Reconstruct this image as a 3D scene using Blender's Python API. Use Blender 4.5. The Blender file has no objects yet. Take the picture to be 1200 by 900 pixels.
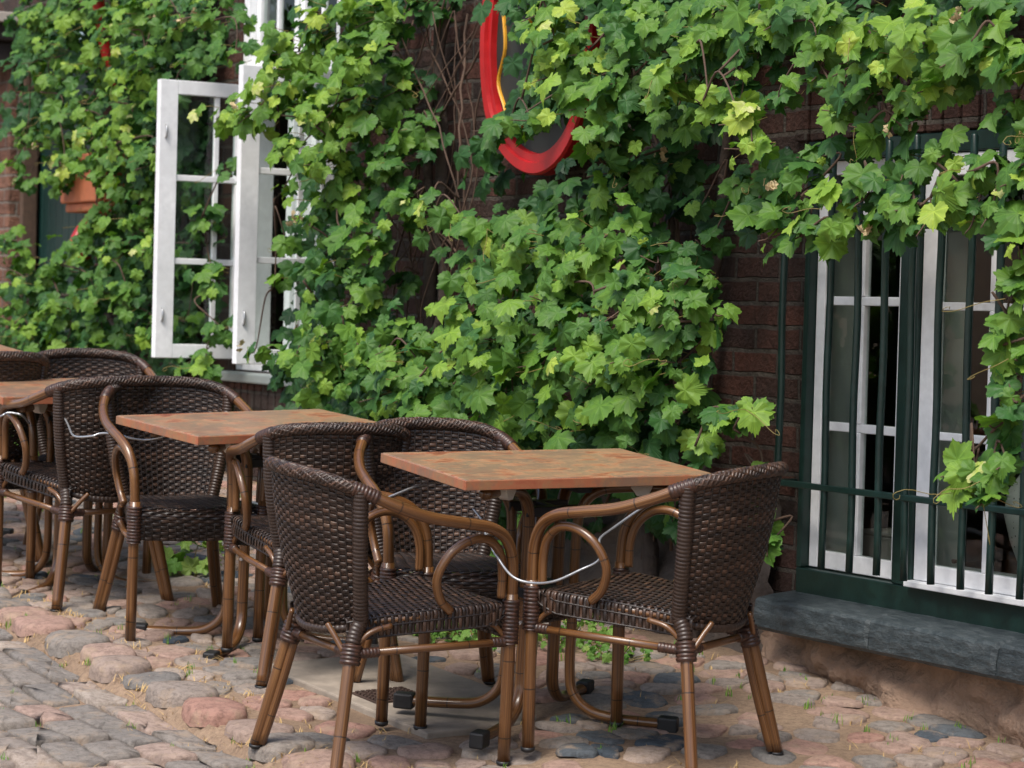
import bpy, math, random
import numpy as np
from mathutils import Matrix, Vector, noise
random.seed(7); rng = np.random.default_rng(7)
R = math.radians
scene = bpy.context.scene
COL = scene.collection

# ------------------------------------------------------------------ frames
# street frame: x right, y away from the viewer, z normal to the gently climbing pavement.
# TS turns it into the world (z = plumb).
TS = Matrix(((0.9997363, 0.0023574, 0.0228416, 0), (-0.0006501, 0.9972235, -0.0744633, 0),
             (-0.0229537, 0.0744289, 0.9969621, 0), (0, 0, 0, 1)))
U = Vector((0.4913029, -0.8709888, 0)); N = Vector((-0.8709888, -0.4913029, 0))
O = Vector((0.8293525, 8.2764288, 0))
# wall frame: local x = -s (runs to the left along the facade), y = out of the wall, z = plumb height
MWALL = Matrix(((-U.x, N.x, 0, O.x), (-U.y, N.y, 0, O.y), (0, 0, 1, 0), (0, 0, 0, 1)))

def wmat(s, off=0, z=0): return MWALL @ Matrix.Translation((-s, off, z))
def WP(s, off, z): return O + U*s + N*off + Vector((0, 0, z))
def sstep(a, b, x):
    t = min(1, max(0, (x-a)/(b-a))); return t*t*(3-2*t)
KP = Vector((-1.60, 8.35)); KD = Vector((0.539, -0.843)).normalized()   # line of the kerb stones
def kq(x, y): return (x-KP.x)*KD.y - (y-KP.y)*KD.x      # signed, + = terrace side
def kp(x, y): return (x-KP.x)*KD.x + (y-KP.y)*KD.y
def sgn_street(x, y):
    # + on the street side (left of the kerb line)
    return kq(x, y)
def hh(x, y):
    h = .045*sstep(-.08, .28, x)+.015*sstep(.5, .8, x)
    q = QS*kq(x, y)
    h -= .020*math.exp(-((x+.84)**2+(y-8.30)**2)/.10)
    h += .010*sstep(.07, .12, q)
    h -= .035*math.exp(-((x+1.6)**2+(y-9.25)**2)/.12)
    h -= 0.055*sstep(0.0, .06, q)
    h += 0.010*noise.noise(Vector((x*1.3, y*1.3, 3.1))) + .004*noise.noise(Vector((x*6, y*6, 1)))
    return h
QS = 1.0
if kq(-3, 6) < 0: QS = -1.0
def smat(x, y, th=0, z=None, tiltx=0, tilty=0):
    return TS @ Matrix.Translation((x, y, hh(x, y) if z is None else z)) @ Matrix.Rotation(R(th), 4, 'Z') @ Matrix.Rotation(tiltx, 4, 'X') @ Matrix.Rotation(tilty, 4, 'Y')
def SP(x, y, z): return TS @ Vector((x, y, z))

# ------------------------------------------------------------------ mesh builder
class MB:
    def __init__(s): s.v = []; s.f = []; s.uv = []; s.t = []; s.n = 0
    def add(s, v, f, uv=None, t=None):
        v = np.asarray(v, float); k = len(v); b = s.n
        s.v.append(v); s.uv.append(np.zeros((k, 2)) if uv is None else np.asarray(uv, float))
        s.t.append(np.full(k, .5) if t is None else (np.full(k, float(t)) if np.isscalar(t) else np.asarray(t, float)))
        s.f += [tuple(i+b for i in q) for q in f]; s.n += k
    def box(s, a, b, t=None, M=None):
        x0, y0, z0 = a; x1, y1, z1 = b
        if x0 > x1: x0, x1 = x1, x0
        if y0 > y1: y0, y1 = y1, y0
        if z0 > z1: z0, z1 = z1, z0
        v = [(x0, y0, z0), (x1, y0, z0), (x1, y1, z0), (x0, y1, z0), (x0, y0, z1), (x1, y0, z1), (x1, y1, z1), (x0, y1, z1)]
        if M is not None: v = [tuple(M @ Vector(p)) for p in v]
        s.add(v, [(0, 3, 2, 1), (4, 5, 6, 7), (0, 1, 5, 4), (1, 2, 6, 5), (2, 3, 7, 6), (3, 0, 4, 7)], t=t)
    def tube(s, pts, r, seg=10, t=.5, caps=True, v0=None, flat=1.0, ring=0, ringamp=0):
        P = np.asarray(pts, float); n = len(P)
        rr = np.full(n, r, float) if np.isscalar(r) else np.asarray(r, float)
        d = np.gradient(P, axis=0); d /= np.linalg.norm(d, axis=1)[:, None]+1e-12
        ref = np.array([0, 0, 1.]) if abs(d[0][2]) < .9 else np.array([1., 0, 0])
        x = np.cross(d[0], ref); x /= np.linalg.norm(x)
        L = np.concatenate([[0], np.cumsum(np.linalg.norm(np.diff(P, axis=0), axis=1))])
        if v0 is None: v0 = random.random()*3
        V = []; UVs = []
        a = np.linspace(0, 2*np.pi, seg, endpoint=False)
        for i in range(n):
            x = x - d[i]*x.dot(d[i]); x /= np.linalg.norm(x); y = np.cross(d[i], x)
            V.append(P[i] + rr[i]*(np.cos(a)[:, None]*x + flat*np.sin(a)[:, None]*y))
            UVs.append(np.stack([a/(2*np.pi), np.full(seg, L[i]+v0)], 1))
        V = np.concatenate(V); UVs = np.concatenate(UVs); F = []
        for i in range(n-1):
            for j in range(seg):
                k = (j+1) % seg
                F.append((i*seg+j, i*seg+k, (i+1)*seg+k, (i+1)*seg+j))
        if caps:
            F.append(tuple(range(seg))[::-1]); F.append(tuple((n-1)*seg+j for j in range(seg)))
        s.add(V, F, UVs, t)
    def prism(s, poly, z0, z1, t=None, M=None):
        n = len(poly); v = [(p[0], p[1], z0) for p in poly]+[(p[0], p[1], z1) for p in poly]
        if M is not None: v = [tuple(M @ Vector(p)) for p in v]
        f = [tuple(range(n))[::-1], tuple(range(n, 2*n))]+[(i, (i+1) % n, n+(i+1) % n, n+i) for i in range(n)]
        s.add(v, f, t=t)
    def build(s, name, mat, parent=None, M=None, smooth=False, bevel=0, recalc=False):
        me = bpy.data.meshes.new(name)
        V = np.concatenate(s.v); me.from_pydata(V.tolist(), [], s.f)
        uvl = me.uv_layers.new(name='UVMap')
        idx = np.zeros(len(me.loops), dtype=np.int32); me.loops.foreach_get('vertex_index', idx)
        uvl.data.foreach_set('uv', np.concatenate(s.uv)[idx].astype(np.float32).ravel())
        at = me.attributes.new('tint', 'FLOAT', 'POINT'); at.data.foreach_set('value', np.concatenate(s.t).astype(np.float32))
        if smooth: me.polygons.foreach_set('use_smooth', [True]*len(me.polygons))
        me.materials.append(mat); me.update()
        if recalc:
            import bmesh
            bm = bmesh.new(); bm.from_mesh(me); bmesh.ops.recalc_face_normals(bm, faces=bm.faces); bm.to_mesh(me); bm.free()
        o = bpy.data.objects.new(name, me); COL.objects.link(o)
        if parent is not None: o.parent = parent
        if M is not None: o.matrix_local = M
        if bevel:
            b = o.modifiers.new('bevel', 'BEVEL'); b.width = bevel; b.segments = 2; b.limit_method = 'ANGLE'; b.angle_limit = R(40)
        return o

def tag(o, label=None, cat=None, group=None, kind=None):
    if label: o['label'] = label
    if cat: o['category'] = cat
    if group: o['group'] = group
    if kind: o['kind'] = kind
    return o
def empty(name, M, label, cat, group=None):
    o = bpy.data.objects.new(name, None); COL.objects.link(o); o.matrix_world = M; o.empty_display_size = .1
    return tag(o, label, cat, group)
def children(o): return [c for c in bpy.data.objects if c.parent == o]
def copy_tree(o, parent=None):
    c = o.copy(); COL.objects.link(c); c.parent = parent
    for ch in children(o):
        copy_tree(ch, c)
    return c
def catmull(P, k=8):
    P = [np.asarray(p, float) for p in P]; P = [2*P[0]-P[1]]+P+[2*P[-1]-P[-2]]; out = []
    for i in range(1, len(P)-2):
        p0, p1, p2, p3 = P[i-1:i+3]
        for j in range(k):
            t = j/k
            out.append(.5*((2*p1)+(-p0+p2)*t+(2*p0-5*p1+4*p2-p3)*t*t+(-p0+3*p1-3*p2+p3)*t**3))
    out.append(P[-2]); return np.array(out)

# ------------------------------------------------------------------ materials
class NT:
    def __init__(s, name):
        s.m = bpy.data.materials.new(name); s.m.use_nodes = True; s.t = s.m.node_tree; s.t.nodes.clear()
        s.out = s.n('ShaderNodeOutputMaterial'); s.b = s.n('ShaderNodeBsdfPrincipled'); s.l(s.b.outputs[0], s.out.inputs[0])
    def n(s, ty, **k):
        x = s.t.nodes.new(ty)
        for a, v in k.items(): setattr(x, a, v)
        return x
    def l(s, a, b): s.t.links.new(a, b)
    def inp(s, x, v):
        if isinstance(v, (int, float)): x.default_value = v
        elif isinstance(v, tuple): x.default_value = v if len(v) == len(x.default_value) else v+(1,)
        else: s.l(v, x)
    def math(s, op, a, b=None, c=None):
        m = s.n('ShaderNodeMath', operation=op); s.inp(m.inputs[0], a)
        if b is not None: s.inp(m.inputs[1], b)
        if c is not None: s.inp(m.inputs[2], c)
        return m.outputs[0]
    def mix(s, f, a, b, mode='MIX'):
        m = s.n('ShaderNodeMix', data_type='RGBA', blend_type=mode); s.inp(m.inputs['Factor'], f)
        s.inp(m.inputs[6], a); s.inp(m.inputs[7], b); return m.outputs[2]
    def noise(s, vec, scale, det=4, rough=.55):
        x = s.n('ShaderNodeTexNoise'); x.inputs['Scale'].default_value = scale; x.inputs['Detail'].default_value = det
        x.inputs['Roughness'].default_value = rough; s.l(vec, x.inputs['Vector']); return x.outputs['Fac']
    def ramp(s, f, stops):
        r = s.n('ShaderNodeValToRGB'); e = r.color_ramp.elements
        while len(e) < len(stops): e.new(.5)
        for q, (p, c) in zip(e, stops):
            q.position = p; q.color = tuple(c)+(1,) if len(c) == 3 else c
        s.inp(r.inputs[0], f); return r.outputs[0]
    def obj(s): return s.n('ShaderNodeTexCoord').outputs['Object']
    def uv(s): return s.n('ShaderNodeTexCoord').outputs['UV']
    def map(s, vec, sc):
        m = s.n('ShaderNodeMapping'); m.inputs['Scale'].default_value = sc; s.l(vec, m.inputs['Vector']); return m.outputs[0]
    def tint(s): return s.n('ShaderNodeAttribute', attribute_name='tint').outputs['Fac']
    def bump(s, h, st=.4, d=.01):
        b = s.n('ShaderNodeBump'); b.inputs['Strength'].default_value = st; b.inputs['Distance'].default_value = d
        s.l(h, b.inputs['Height']); s.l(b.outputs[0], s.b.inputs['Normal'])
    def set(s, col=None, rough=None, spec=None, metal=None):
        if col is not None: s.inp(s.b.inputs['Base Color'], col)
        if rough is not None: s.inp(s.b.inputs['Roughness'], rough)
        if spec is not None: s.inp(s.b.inputs['Specular IOR Level'], spec)
        if metal is not None: s.inp(s.b.inputs['Metallic'], metal)
M = {}
def simple(name, c, rough=.5, var=.25, sc=30, bump=.15, metal=0, spec=.5, bd=.003):
    t = NT(name); o = t.obj(); f = t.noise(o, sc, 5)
    g = t.noise(o, sc*.13, 3)
    f2 = t.math('MULTIPLY', f, g)
    col = t.mix(t.math('MULTIPLY', f2, 2.2), tuple(x*(1-var) for x in c), tuple(min(1, x*(1+var)) for x in c))
    t.set(col, t.math('ADD', t.math('MULTIPLY', f, .25), rough-.12), spec, metal); t.bump(f, bump, bd); M[name] = t.m; return t
# lacquered bamboo-look tube
t = NT('bamboo'); uv = t.uv(); sep = t.n('ShaderNodeSeparateXYZ'); t.l(uv, sep.inputs[0])
st = t.noise(t.map(uv, (26, 2.2, 1)), 1.0, 4, .6); big = t.noise(t.map(uv, (3, 5, 1)), 1.0, 2)
col = t.ramp(st, [(.25, (.048, .018, .006)), (.5, (.155, .068, .021)), (.75, (.34, .175, .060))])
col = t.mix(t.math('MULTIPLY', big, .9), col, t.mix(1.0, col, (.55, .42, .32), 'MULTIPLY'))
fr = t.math('FRACT', t.math('MULTIPLY', sep.outputs[1], 1/.21))
wob = t.math('ADD', fr, t.math('MULTIPLY', t.noise(t.map(uv, (5, 1, 1)), 2.0, 2), .02))
dst = t.math('ABSOLUTE', t.math('SUBTRACT', wob, .5))
node = t.math('LESS_THAN', dst, .0085)
col = t.mix(t.math('MULTIPLY', node, .88), col, (.018, .009, .005))
seam = t.math('LESS_THAN', t.math('ABSOLUTE', t.math('SUBTRACT', sep.outputs[0], .62)), .012)
col = t.mix(t.math('MULTIPLY', seam, .45), col, (.03, .014, .008))
t.set(col, t.math('ADD', .24, t.math('MULTIPLY', st, .22)), .5); t.bump(t.math('SUBTRACT', st, t.math('MULTIPLY', node, 2.0)), .25, .002)
t.b.inputs['Coat Weight'].default_value = .5; t.b.inputs['Coat Roughness'].default_value = .12; M['bamboo'] = t.m
# woven strands
t = NT('wicker'); a = t.tint(); o = t.obj(); f = t.noise(o, 60, 3)
col = t.ramp(a, [(0, (.013, .010, .009)), (.3, (.031, .020, .015)), (.55, (.062, .036, .024)), (.8, (.115, .060, .036)), (1, (.17, .11, .075))])
col = t.mix(t.math('MULTIPLY', f, .6), col, (.022, .013, .010)); rnd_ = t.n('ShaderNodeObjectInfo').outputs['Random']; col = t.mix(rnd_, t.mix(1.0, col, (.62, .64, .68), 'MULTIPLY'), t.mix(1.0, col, (.95, .90, .86), 'MULTIPLY'))
t.set(col, t.math('ADD', .30, t.math('MULTIPLY', f, .2)), .5); t.bump(t.noise(t.map(o, (1, 1, 1)), 400, 2), .2, .001); M['wicker'] = t.m
t = NT('binding'); o = t.obj(); f = t.noise(o, 80, 3)
t.set(t.ramp(f, [(.3, (.018, .011, .009)), (.7, (.075, .032, .019))]), .36); M['binding'] = t.m
simple('rubber', (.012, .012, .013), .5, .3, 60)
simple('steel', (.42, .43, .44), .35, .15, 90, metal=.7)
simple('clip', (.70, .64, .56), .5, .2, 50)
# werzalit style marbled table top
def top_mat(name, stops, off):
    t = NT(name); o = t.map(t.obj(), (1, 1.6, 1)); 
    mp = t.n('ShaderNodeMapping'); mp.inputs['Location'].default_value = (off, off*.7, 0); t.l(o, mp.inputs[0]); o = mp.outputs[0]
    w = t.n('ShaderNodeTexNoise'); w.inputs['Scale'].default_value = 6.5; w.inputs['Detail'].default_value = 8; w.inputs['Roughness'].default_value = .68; w.inputs['Distortion'].default_value = 1.4
    t.l(o, w.inputs['Vector'])
    col = t.ramp(w.outputs['Fac'], stops)
    g = t.noise(o, 40, 6, .7); col = t.mix(t.math('MULTIPLY', g, .5), col, t.mix(1.0, col, (.55, .5, .42), 'MULTIPLY'))
    g2 = t.noise(o, 5.3, 6, .75); col = t.mix(t.ramp(g2, [(.48, (0, 0, 0)), (.58, (.75, .75, .75))]), col, (.19, .125, .085))
    t.set(col, t.math('ADD', .26, t.math('MULTIPLY', g, .2)), .5); t.bump(g, .05, .001); M[name] = t.m
top_mat('table_laminate', [(.30, (.20, .06, .035)), (.40, (.36, .13, .065)), (.47, (.45, .25, .14)), (.53, (.24, .17, .11)), (.60, (.40, .22, .12)), (.70, (.30, .09, .045))], 0)
top_mat('table_edge', [(.30, (.36, .09, .05)), (.45, (.42, .15, .075)), (.58, (.34, .18, .09)), (.7, (.40, .11, .06))], 4)
# paint
simple('white_paint', (.80, .81, .82), .42, .16, 28, .3)
simple('green_paint', (.007, .025, .020), .36, .5, 30, .35)
simple('dark_green_panel', (.006, .032, .027), .45, .3, 20, .2)
simple('red_paint', (.40, .008, .010), .42, .3, 18, .3)
simple('yellow_paint', (.75, .36, .02), .5, .15, 25, .1)
simple('black_board', (.02, .022, .018), .6, .3, 20, .2)
simple('terracotta', (.42, .13, .055), .7, .3, 25, .3)
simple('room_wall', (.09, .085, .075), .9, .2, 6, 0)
simple('curtain', (.58, .60, .56), .9, .1, 20, .1)
simple('sill_zinc', (.22, .25, .24), .5, .3, 12, .2)
simple('iron', (.05, .028, .02), .7, .4, 60, .4)
simple('timber', (.035, .020, .016), .7, .4, 14, .5, bd=.01)
simple('concrete', (.24, .20, .16), .9, .45, 16, .6, bd=.01)
simple('render_plaster', (.30, .20, .14), .95, .6, 11, 1, bd=.05)
simple('rubble_stone', (.085, .066, .055), .9, .6, 9, .9, bd=.03)
simple('bark', (.055, .04, .032), .9, .5, 40, 1, bd=.01)
simple('old_stem', (.085, .052, .035), .85, .5, 30, .5)
simple('young_stem', (.22, .17, .05), .6, .5, 20, .3)
simple('roof_timber', (.03, .022, .02), .8, .4, 8, .4)
simple('dry_leaf', (.42, .33, .18), .8, .4, 40, .2)
simple('straw', (.46, .31, .13), .85, .4, 60, .2)
simple('plaster_pale', (.42, .38, .34), .9, .2, 8, .3)
# vase
t = NT('ceramic'); o = t.obj(); v = t.n('ShaderNodeTexVoronoi'); v.inputs['Scale'].default_value = 55; t.l(o, v.inputs['Vector'])
t.set(t.mix(t.math('LESS_THAN', v.outputs['Distance'], .18), (.66, .64, .60), (.10, .09, .08)), .35); M['ceramic'] = t.m
# slate ledge
t = NT('slate'); o = t.obj(); f = t.noise(t.map(o, (2, 6, 6)), 7, 7, .65); g = t.noise(o, 30, 5)
t.set(t.ramp(f, [(.3, (.020, .029, .034)), (.5, (.040, .053, .058)), (.75, (.085, .10, .105))]), t.math('ADD', .4, t.math('MULTIPLY', g, .3)), .5)
t.bump(t.math('ADD', f, t.math('MULTIPLY', g, .5)), .9, .012); M['slate'] = t.m
# bricks
def brick(name, c1, c2, mort, dark=.35):
    t = NT(name); o = t.obj(); sp = t.n('ShaderNodeSeparateXYZ'); t.l(o, sp.inputs[0])
    nz = t.noise(o, 9, 4); cb = t.n('ShaderNodeCombineXYZ')
    t.l(t.math('ADD', t.math('ADD', sp.outputs[0], sp.outputs[1]), t.math('MULTIPLY', nz, .022)), cb.inputs[0])
    t.l(t.math('ADD', sp.outputs[2], t.math('MULTIPLY', t.noise(o, 6, 3), .02)), cb.inputs[1])
    b = t.n('ShaderNodeTexBrick'); t.l(cb.outputs[0], b.inputs['Vector'])
    b.inputs['Scale'].default_value = 1; b.inputs['Brick Width'].default_value = .25; b.inputs['Row Height'].default_value = .078
    b.inputs['Mortar Size'].default_value = .009; b.inputs['Mortar Smooth'].default_value = .35; b.inputs['Bias'].default_value = 0
    b.inputs['Color1'].default_value = c1+(1,); b.inputs['Color2'].default_value = c2+(1,); b.inputs['Mortar'].default_value = mort+(1,)
    f = t.noise(o, 4, 6, .7); g = t.noise(o, 45, 5, .6)
    col = t.mix(t.ramp(f, [(.38, (0, 0, 0)), (.7, (.85, .85, .85))]), b.outputs['Color'], (.028, .022, .018))
    col = t.mix(t.math('MULTIPLY', g, .5), col, t.mix(1.0, col, (.45, .42, .4), 'MULTIPLY'))
    t.set(col, .88, .3)
    t.bump(t.math('ADD', t.math('MULTIPLY', b.outputs['Fac'], -1.4), t.math('MULTIPLY', g, .9)), 1.0, .022); M[name] = t.m
brick('brick', (.135, .055, .038), (.055, .036, .030), (.13, .11, .09))
brick('brick_pale', (.30, .15, .10), (.20, .09, .06), (.30, .25, .21))
# glass
t = NT('glass'); t.t.nodes.remove(t.b)
lw = t.n('ShaderNodeFresnel'); lw.inputs['IOR'].default_value = 1.5
tr = t.n('ShaderNodeBsdfTransparent'); tr.inputs[0].default_value = (.86, .90, .88, 1)
gl = t.n('ShaderNodeBsdfGlossy'); gl.inputs['Roughness'].default_value = .02
bp = t.n('ShaderNodeBump'); bp.inputs['Strength'].default_value = .12; bp.inputs['Distance'].default_value = .02
t.l(t.noise(t.obj(), 3, 2), bp.inputs['Height']); t.l(bp.outputs[0], gl.inputs['Normal'])
mx = t.n('ShaderNodeMixShader'); t.l(t.math('MULTIPLY', t.math('MINIMUM', lw.outputs[0], .22), t.math('SUBTRACT', 1.0, t.n('ShaderNodeNewGeometry').outputs['Backfacing'])), mx.inputs[0]); t.l(tr.outputs[0], mx.inputs[1]); t.l(gl.outputs[0], mx.inputs[2]); t.l(mx.outputs[0], t.out.inputs[0])
M['glass'] = t.m
# leaves
def leafmat(name, stops):
    t = NT(name); uv = t.uv(); sp = t.n('ShaderNodeSeparateXYZ'); t.l(uv, sp.inputs[0]); X, Y = sp.outputs[0], sp.outputs[1]
    ang = t.math('ABSOLUTE', t.math('ARCTAN2', X, Y))
    r = t.math('SQRT', t.math('ADD', t.math('MULTIPLY', X, X), t.math('MULTIPLY', Y, Y)))
    d = t.math('MINIMUM', ang, t.math('MINIMUM', t.math('ABSOLUTE', t.math('SUBTRACT', ang, .87)), t.math('ABSOLUTE', t.math('SUBTRACT', ang, 1.75))))
    vein = t.math('LESS_THAN', t.math('MULTIPLY', d, r), .018)
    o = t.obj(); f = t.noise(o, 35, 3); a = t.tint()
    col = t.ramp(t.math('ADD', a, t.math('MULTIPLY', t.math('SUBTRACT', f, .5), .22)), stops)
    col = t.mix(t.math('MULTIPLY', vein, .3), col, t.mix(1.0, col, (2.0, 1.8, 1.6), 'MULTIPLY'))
    t.set(col, .52, .3)
    t.bump(t.math('ADD', t.math('MULTIPLY', f, .6), t.math('MULTIPLY', vein, -.6)), .35, .004)
    tl = t.n('ShaderNodeBsdfTranslucent'); t.l(t.mix(1.0, col, (1.5, 1.6, .6), 'MULTIPLY'), tl.inputs[0])
    mx = t.n('ShaderNodeMixShader'); mx.inputs[0].default_value = .26
    t.l(t.b.outputs[0], mx.inputs[1]); t.l(tl.outputs[0], mx.inputs[2]); t.l(mx.outputs[0], t.out.inputs[0]); M[name] = t.m
leafmat('vine_leaf', [(0, (.014, .050, .018)), (.3, (.036, .112, .026)), (.55, (.090, .195, .026)), (.78, (.19, .32, .038)), (.93, (.33, .43, .06)), (1, (.47, .48, .22))])
leafmat('weed_leaf', [(0, (.05, .13, .03)), (.5, (.10, .24, .04)), (1, (.24, .34, .08))])
# ground
t = NT('sandy_ground'); o = t.obj(); f = t.noise(o, 1.6, 5, .6); g = t.noise(o, 55, 6, .75); h = t.noise(o, 260, 3, .7)
col = t.ramp(f, [(.3, (.22, .15, .10)), (.55, (.38, .265, .18)), (.75, (.27, .21, .145))])
col = t.mix(t.ramp(g, [(.35, (.75, .75, .75)), (.6, (0, 0, 0))]), col, (.17, .115, .08))
col = t.mix(t.ramp(h, [(.62, (0, 0, 0)), (.70, (.7, .7, .7))]), col, (.55, .42, .26))
t.set(col, .95, .2); t.bump(t.math('ADD', g, t.math('MULTIPLY', h, .5)), .8, .012); M['sandy_ground'] = t.m
t = NT('cobble'); a = t.tint(); o = t.obj(); g = t.noise(o, 38, 8, .78); h = t.noise(o, 11, 6, .7)
col = t.ramp(a, [(0, (.055, .075, .10)), (.14, (.14, .155, .165)), (.16, (.22, .205, .19)), (.40, (.31, .27, .235)), (.58, (.36, .29, .245)), (.74, (.43, .285, .225)), (.88, (.44, .245, .19)), (1, (.44, .37, .31))])
col = t.mix(t.ramp(g, [(.45, (0, 0, 0)), (.62, (.8, .8, .8))]), col, t.mix(1.0, col, (.50, .48, .47), 'MULTIPLY'))
col = t.mix(t.ramp(h, [(.52, (0, 0, 0)), (.66, (.6, .6, .6))]), col, (.44, .32, .22))
t.set(col, .82, .35); t.bump(t.math('ADD', g, h), .9, .016); M['cobble'] = t.m

# ------------------------------------------------------------------ world, sun, camera
w = bpy.data.worlds.new('World'); scene.world = w; w.use_nodes = True
nt = w.node_tree; bg = nt.nodes['Background']; sk = nt.nodes.new('ShaderNodeTexSky'); sk.sky_type = 'NISHITA'; sk.sun_disc = False
SUN_EL, SUN_AZ = 58, -150     # azimuth: direction the sun stands, clockwise from +Y
sk.sun_elevation = R(SUN_EL); sk.sun_rotation = R(SUN_AZ); sk.air_density = 1.0; sk.dust_density = 3.0
nt.links.new(sk.outputs[0], bg.inputs[0]); bg.inputs[1].default_value = .118
sd = bpy.data.lights.new('sun', 'SUN'); sd.energy = 2.1; sd.angle = R(26); sd.color = (1, .96, .89)
so = bpy.data.objects.new('sun', sd); COL.objects.link(so)
sv = Vector((math.sin(R(SUN_AZ))*math.cos(R(SUN_EL)), math.cos(R(SUN_AZ))*math.cos(R(SUN_EL)), math.sin(R(SUN_EL))))
so.rotation_euler = sv.to_track_quat('Z', 'Y').to_euler(); so.location = (0, 0, 12)
cd = bpy.data.cameras.new('camera'); cam = bpy.data.objects.new('camera', cd); COL.objects.link(cam); scene.camera = cam
cd.sensor_width = 36; cd.lens = 90; cd.clip_end = 500; cd.clip_start = .05
cam.matrix_world = Matrix(((0.9996357, 0.0007641, 0.0269793, 0), (-0.0269902, 0.0283013, 0.9992350, 0), (0, -0.9995991, 0.0283117, 0), (0, 0, 0, 1))) if False else \
    Matrix(((0.9996357, -0.0269902, 0.0, 0.0397444), (0.0007641, 0.0283013, -0.9995991, -0.1295662), (0.0269793, 0.9992350, 0.0283117, 1.7347141), (0, 0, 0, 1)))
cd.dof.use_dof = True; cd.dof.focus_distance = 7.4; cd.dof.aperture_fstop = 6.3
scene.view_settings.view_transform = 'Standard'; scene.view_settings.look = 'None'; scene.view_settings.exposure = 0.85; scene.view_settings.gamma = 1
scene.render.engine = 'CYCLES'
scene.cycles.max_bounces = 8; scene.cycles.transparent_max_bounces = 12

# ------------------------------------------------------------------ ground
def axis(fine0, fine1, st, lo, hi):
    a = list(np.arange(fine0, fine1+1e-6, st)); x = fine1; d = st
    while x < hi: d *= 1.5; x += d; a.append(min(x, hi))
    x = fine0; d = st
    while x > lo: d *= 1.5; x -= d; a.insert(0, max(x, lo))
    return a
xs = axis(-3.4, 2.6, .035, -60, 60); ys = axis(5.6, 13, .05, -50, 70)
mb = MB(); V = []
for y in ys:
    for x in xs: V.append((x, y, hh(x, y)))
nx = len(xs); F = [(j*nx+i, j*nx+i+1, (j+1)*nx+i+1, (j+1)*nx+i) for j in range(len(ys)-1) for i in range(nx-1)]
mb.add(V, F); g = mb.build('ground', M['sandy_ground'], smooth=True, M=TS); tag(g, kind='structure')

def cell_poly(c, nb, dirs):
    d = nb - c; L2 = (d**2).sum(1)/2
    dots = dirs @ d.T
    with np.errstate(divide='ignore', invalid='ignore'):
        r = np.where(dots > 1e-9, L2[None, :]/dots, 1e9)
    return r.min(1)
def stones(seeds, zone, name, aniso=(1, 1), shrink=.012, height=.03, rnd=.5, flat=.5, tintf=None, rmax=.13):
    S = np.array(seeds); A = np.array(aniso); S2 = S/A
    K = 18; ang = np.linspace(0, 2*np.pi, K, endpoint=False); dirs = np.stack([np.cos(ang), np.sin(ang)], 1)
    mb = MB()
    for i, c in enumerate(S2):
        if not zone(*S[i]): continue
        dd = ((S2-c)**2).sum(1); idx = np.argsort(dd)[1:13]
        r = cell_poly(c, S2[idx], dirs); m = r.mean(); r = np.minimum(r, rmax)
        r = r*(1-rnd)+min(m, rmax)*rnd*.92
        r = np.maximum(r-shrink*(.6+.8*random.random()), .012)
        r *= 1+.09*rng.standard_normal(K)
        r = .6*r+.2*np.roll(r, 1)+.2*np.roll(r, -1)
        hgt = height*(.55+.7*random.random()); tx, ty = rng.normal(0, .035, 2)
        pts = []; 
        for q, (sc, hz) in enumerate(((1.0, -.35), (.975, .45), (.91, .82), (.66, .96), (.3, 1.0))):
            for k in range(K):
                dx, dy = dirs[k]*r[k]*sc*A; x = S[i][0]+dx; y = S[i][1]+dy
                z = hh(x, y)*.4+hh(*S[i])*.6 + hgt*hz*(1 if hz < 0 else flat+(1-flat)*1) + tx*dx + ty*dy + rng.normal(0, .0011)
                pts.append((x, y, z))
        x, y = S[i]; pts.append((x, y, hh(x, y)+hgt*(1+rng.normal(0, .04))))
        f = [(q*K+k, q*K+(k+1) % K, (q+1)*K+(k+1) % K, (q+1)*K+k) for q in range(4) for k in range(K)]+[(4*K+k, 4*K+(k+1) % K, 5*K) for k in range(K)]
        mb.add(pts, f, t=tintf(*S[i]) if tintf else random.random())
    o = mb.build(name, M['cobble'], smooth=True, M=TS); tag(o, kind='structure'); return o
def toXY(p, q): 
    # p along the kerb line, q street-side distance
    nrm = Vector((KD.y, -KD.x))*QS
    return (KP.x+KD.x*p+nrm.x*q, KP.y+KD.y*p+nrm.y*q)
Uw = TS.to_3x3().inverted() @ U; On = TS.inverted() @ Vector((O.x, O.y, .6))
def wall_off(x, y):   # rough distance in front of the facade
    return (x-O.x)*N.x+(y*.997-.07*0-O.y)*N.y
SLAB = (-.26, 7.57); SLA = R(-57)
def on_slab(x, y):
    dx, dy = x-SLAB[0], y-SLAB[1]; a = dx*math.cos(SLA)+dy*math.sin(SLA); b = -dx*math.sin(SLA)+dy*math.cos(SLA)
    return abs(a) < .50 and abs(b) < .27
def jit(p0, p1, q0, q1, dp, dq, j=.33, brickoff=False):
    out = []; r = 0; q = q0
    while q < q1:
        p = p0+(dp/2 if r % 2 else 0)
        while p < p1:
            out.append(toXY(p+random.uniform(-j, j)*dp, q+random.uniform(-j, j)*dq)); p += dp
        q += dq; r += 1
    return out
terr = jit(-5.2, 4.5, -3.4, .1, .142, .112, .48)
terr = [s for s in terr if random.random() < .93]
def tt(x, y):
    r = random.random()
    return random.uniform(0, .14) if r < .10 else random.uniform(.17, 1)
stones(terr, lambda x, y: QS*kq(x, y) < -.16 and wall_off(x, y) > .05 and not on_slab(x, y) and random.random() < (.97 if x < .5 else .8), 'cobblestone_terrace', height=.012, shrink=.008, tintf=tt, rmax=.12, rnd=.15)
kerb = [toXY(-4.5+.21*i+random.uniform(-.05, .05), -.062+random.uniform(-.02, .02)) for i in range(42)]
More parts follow.
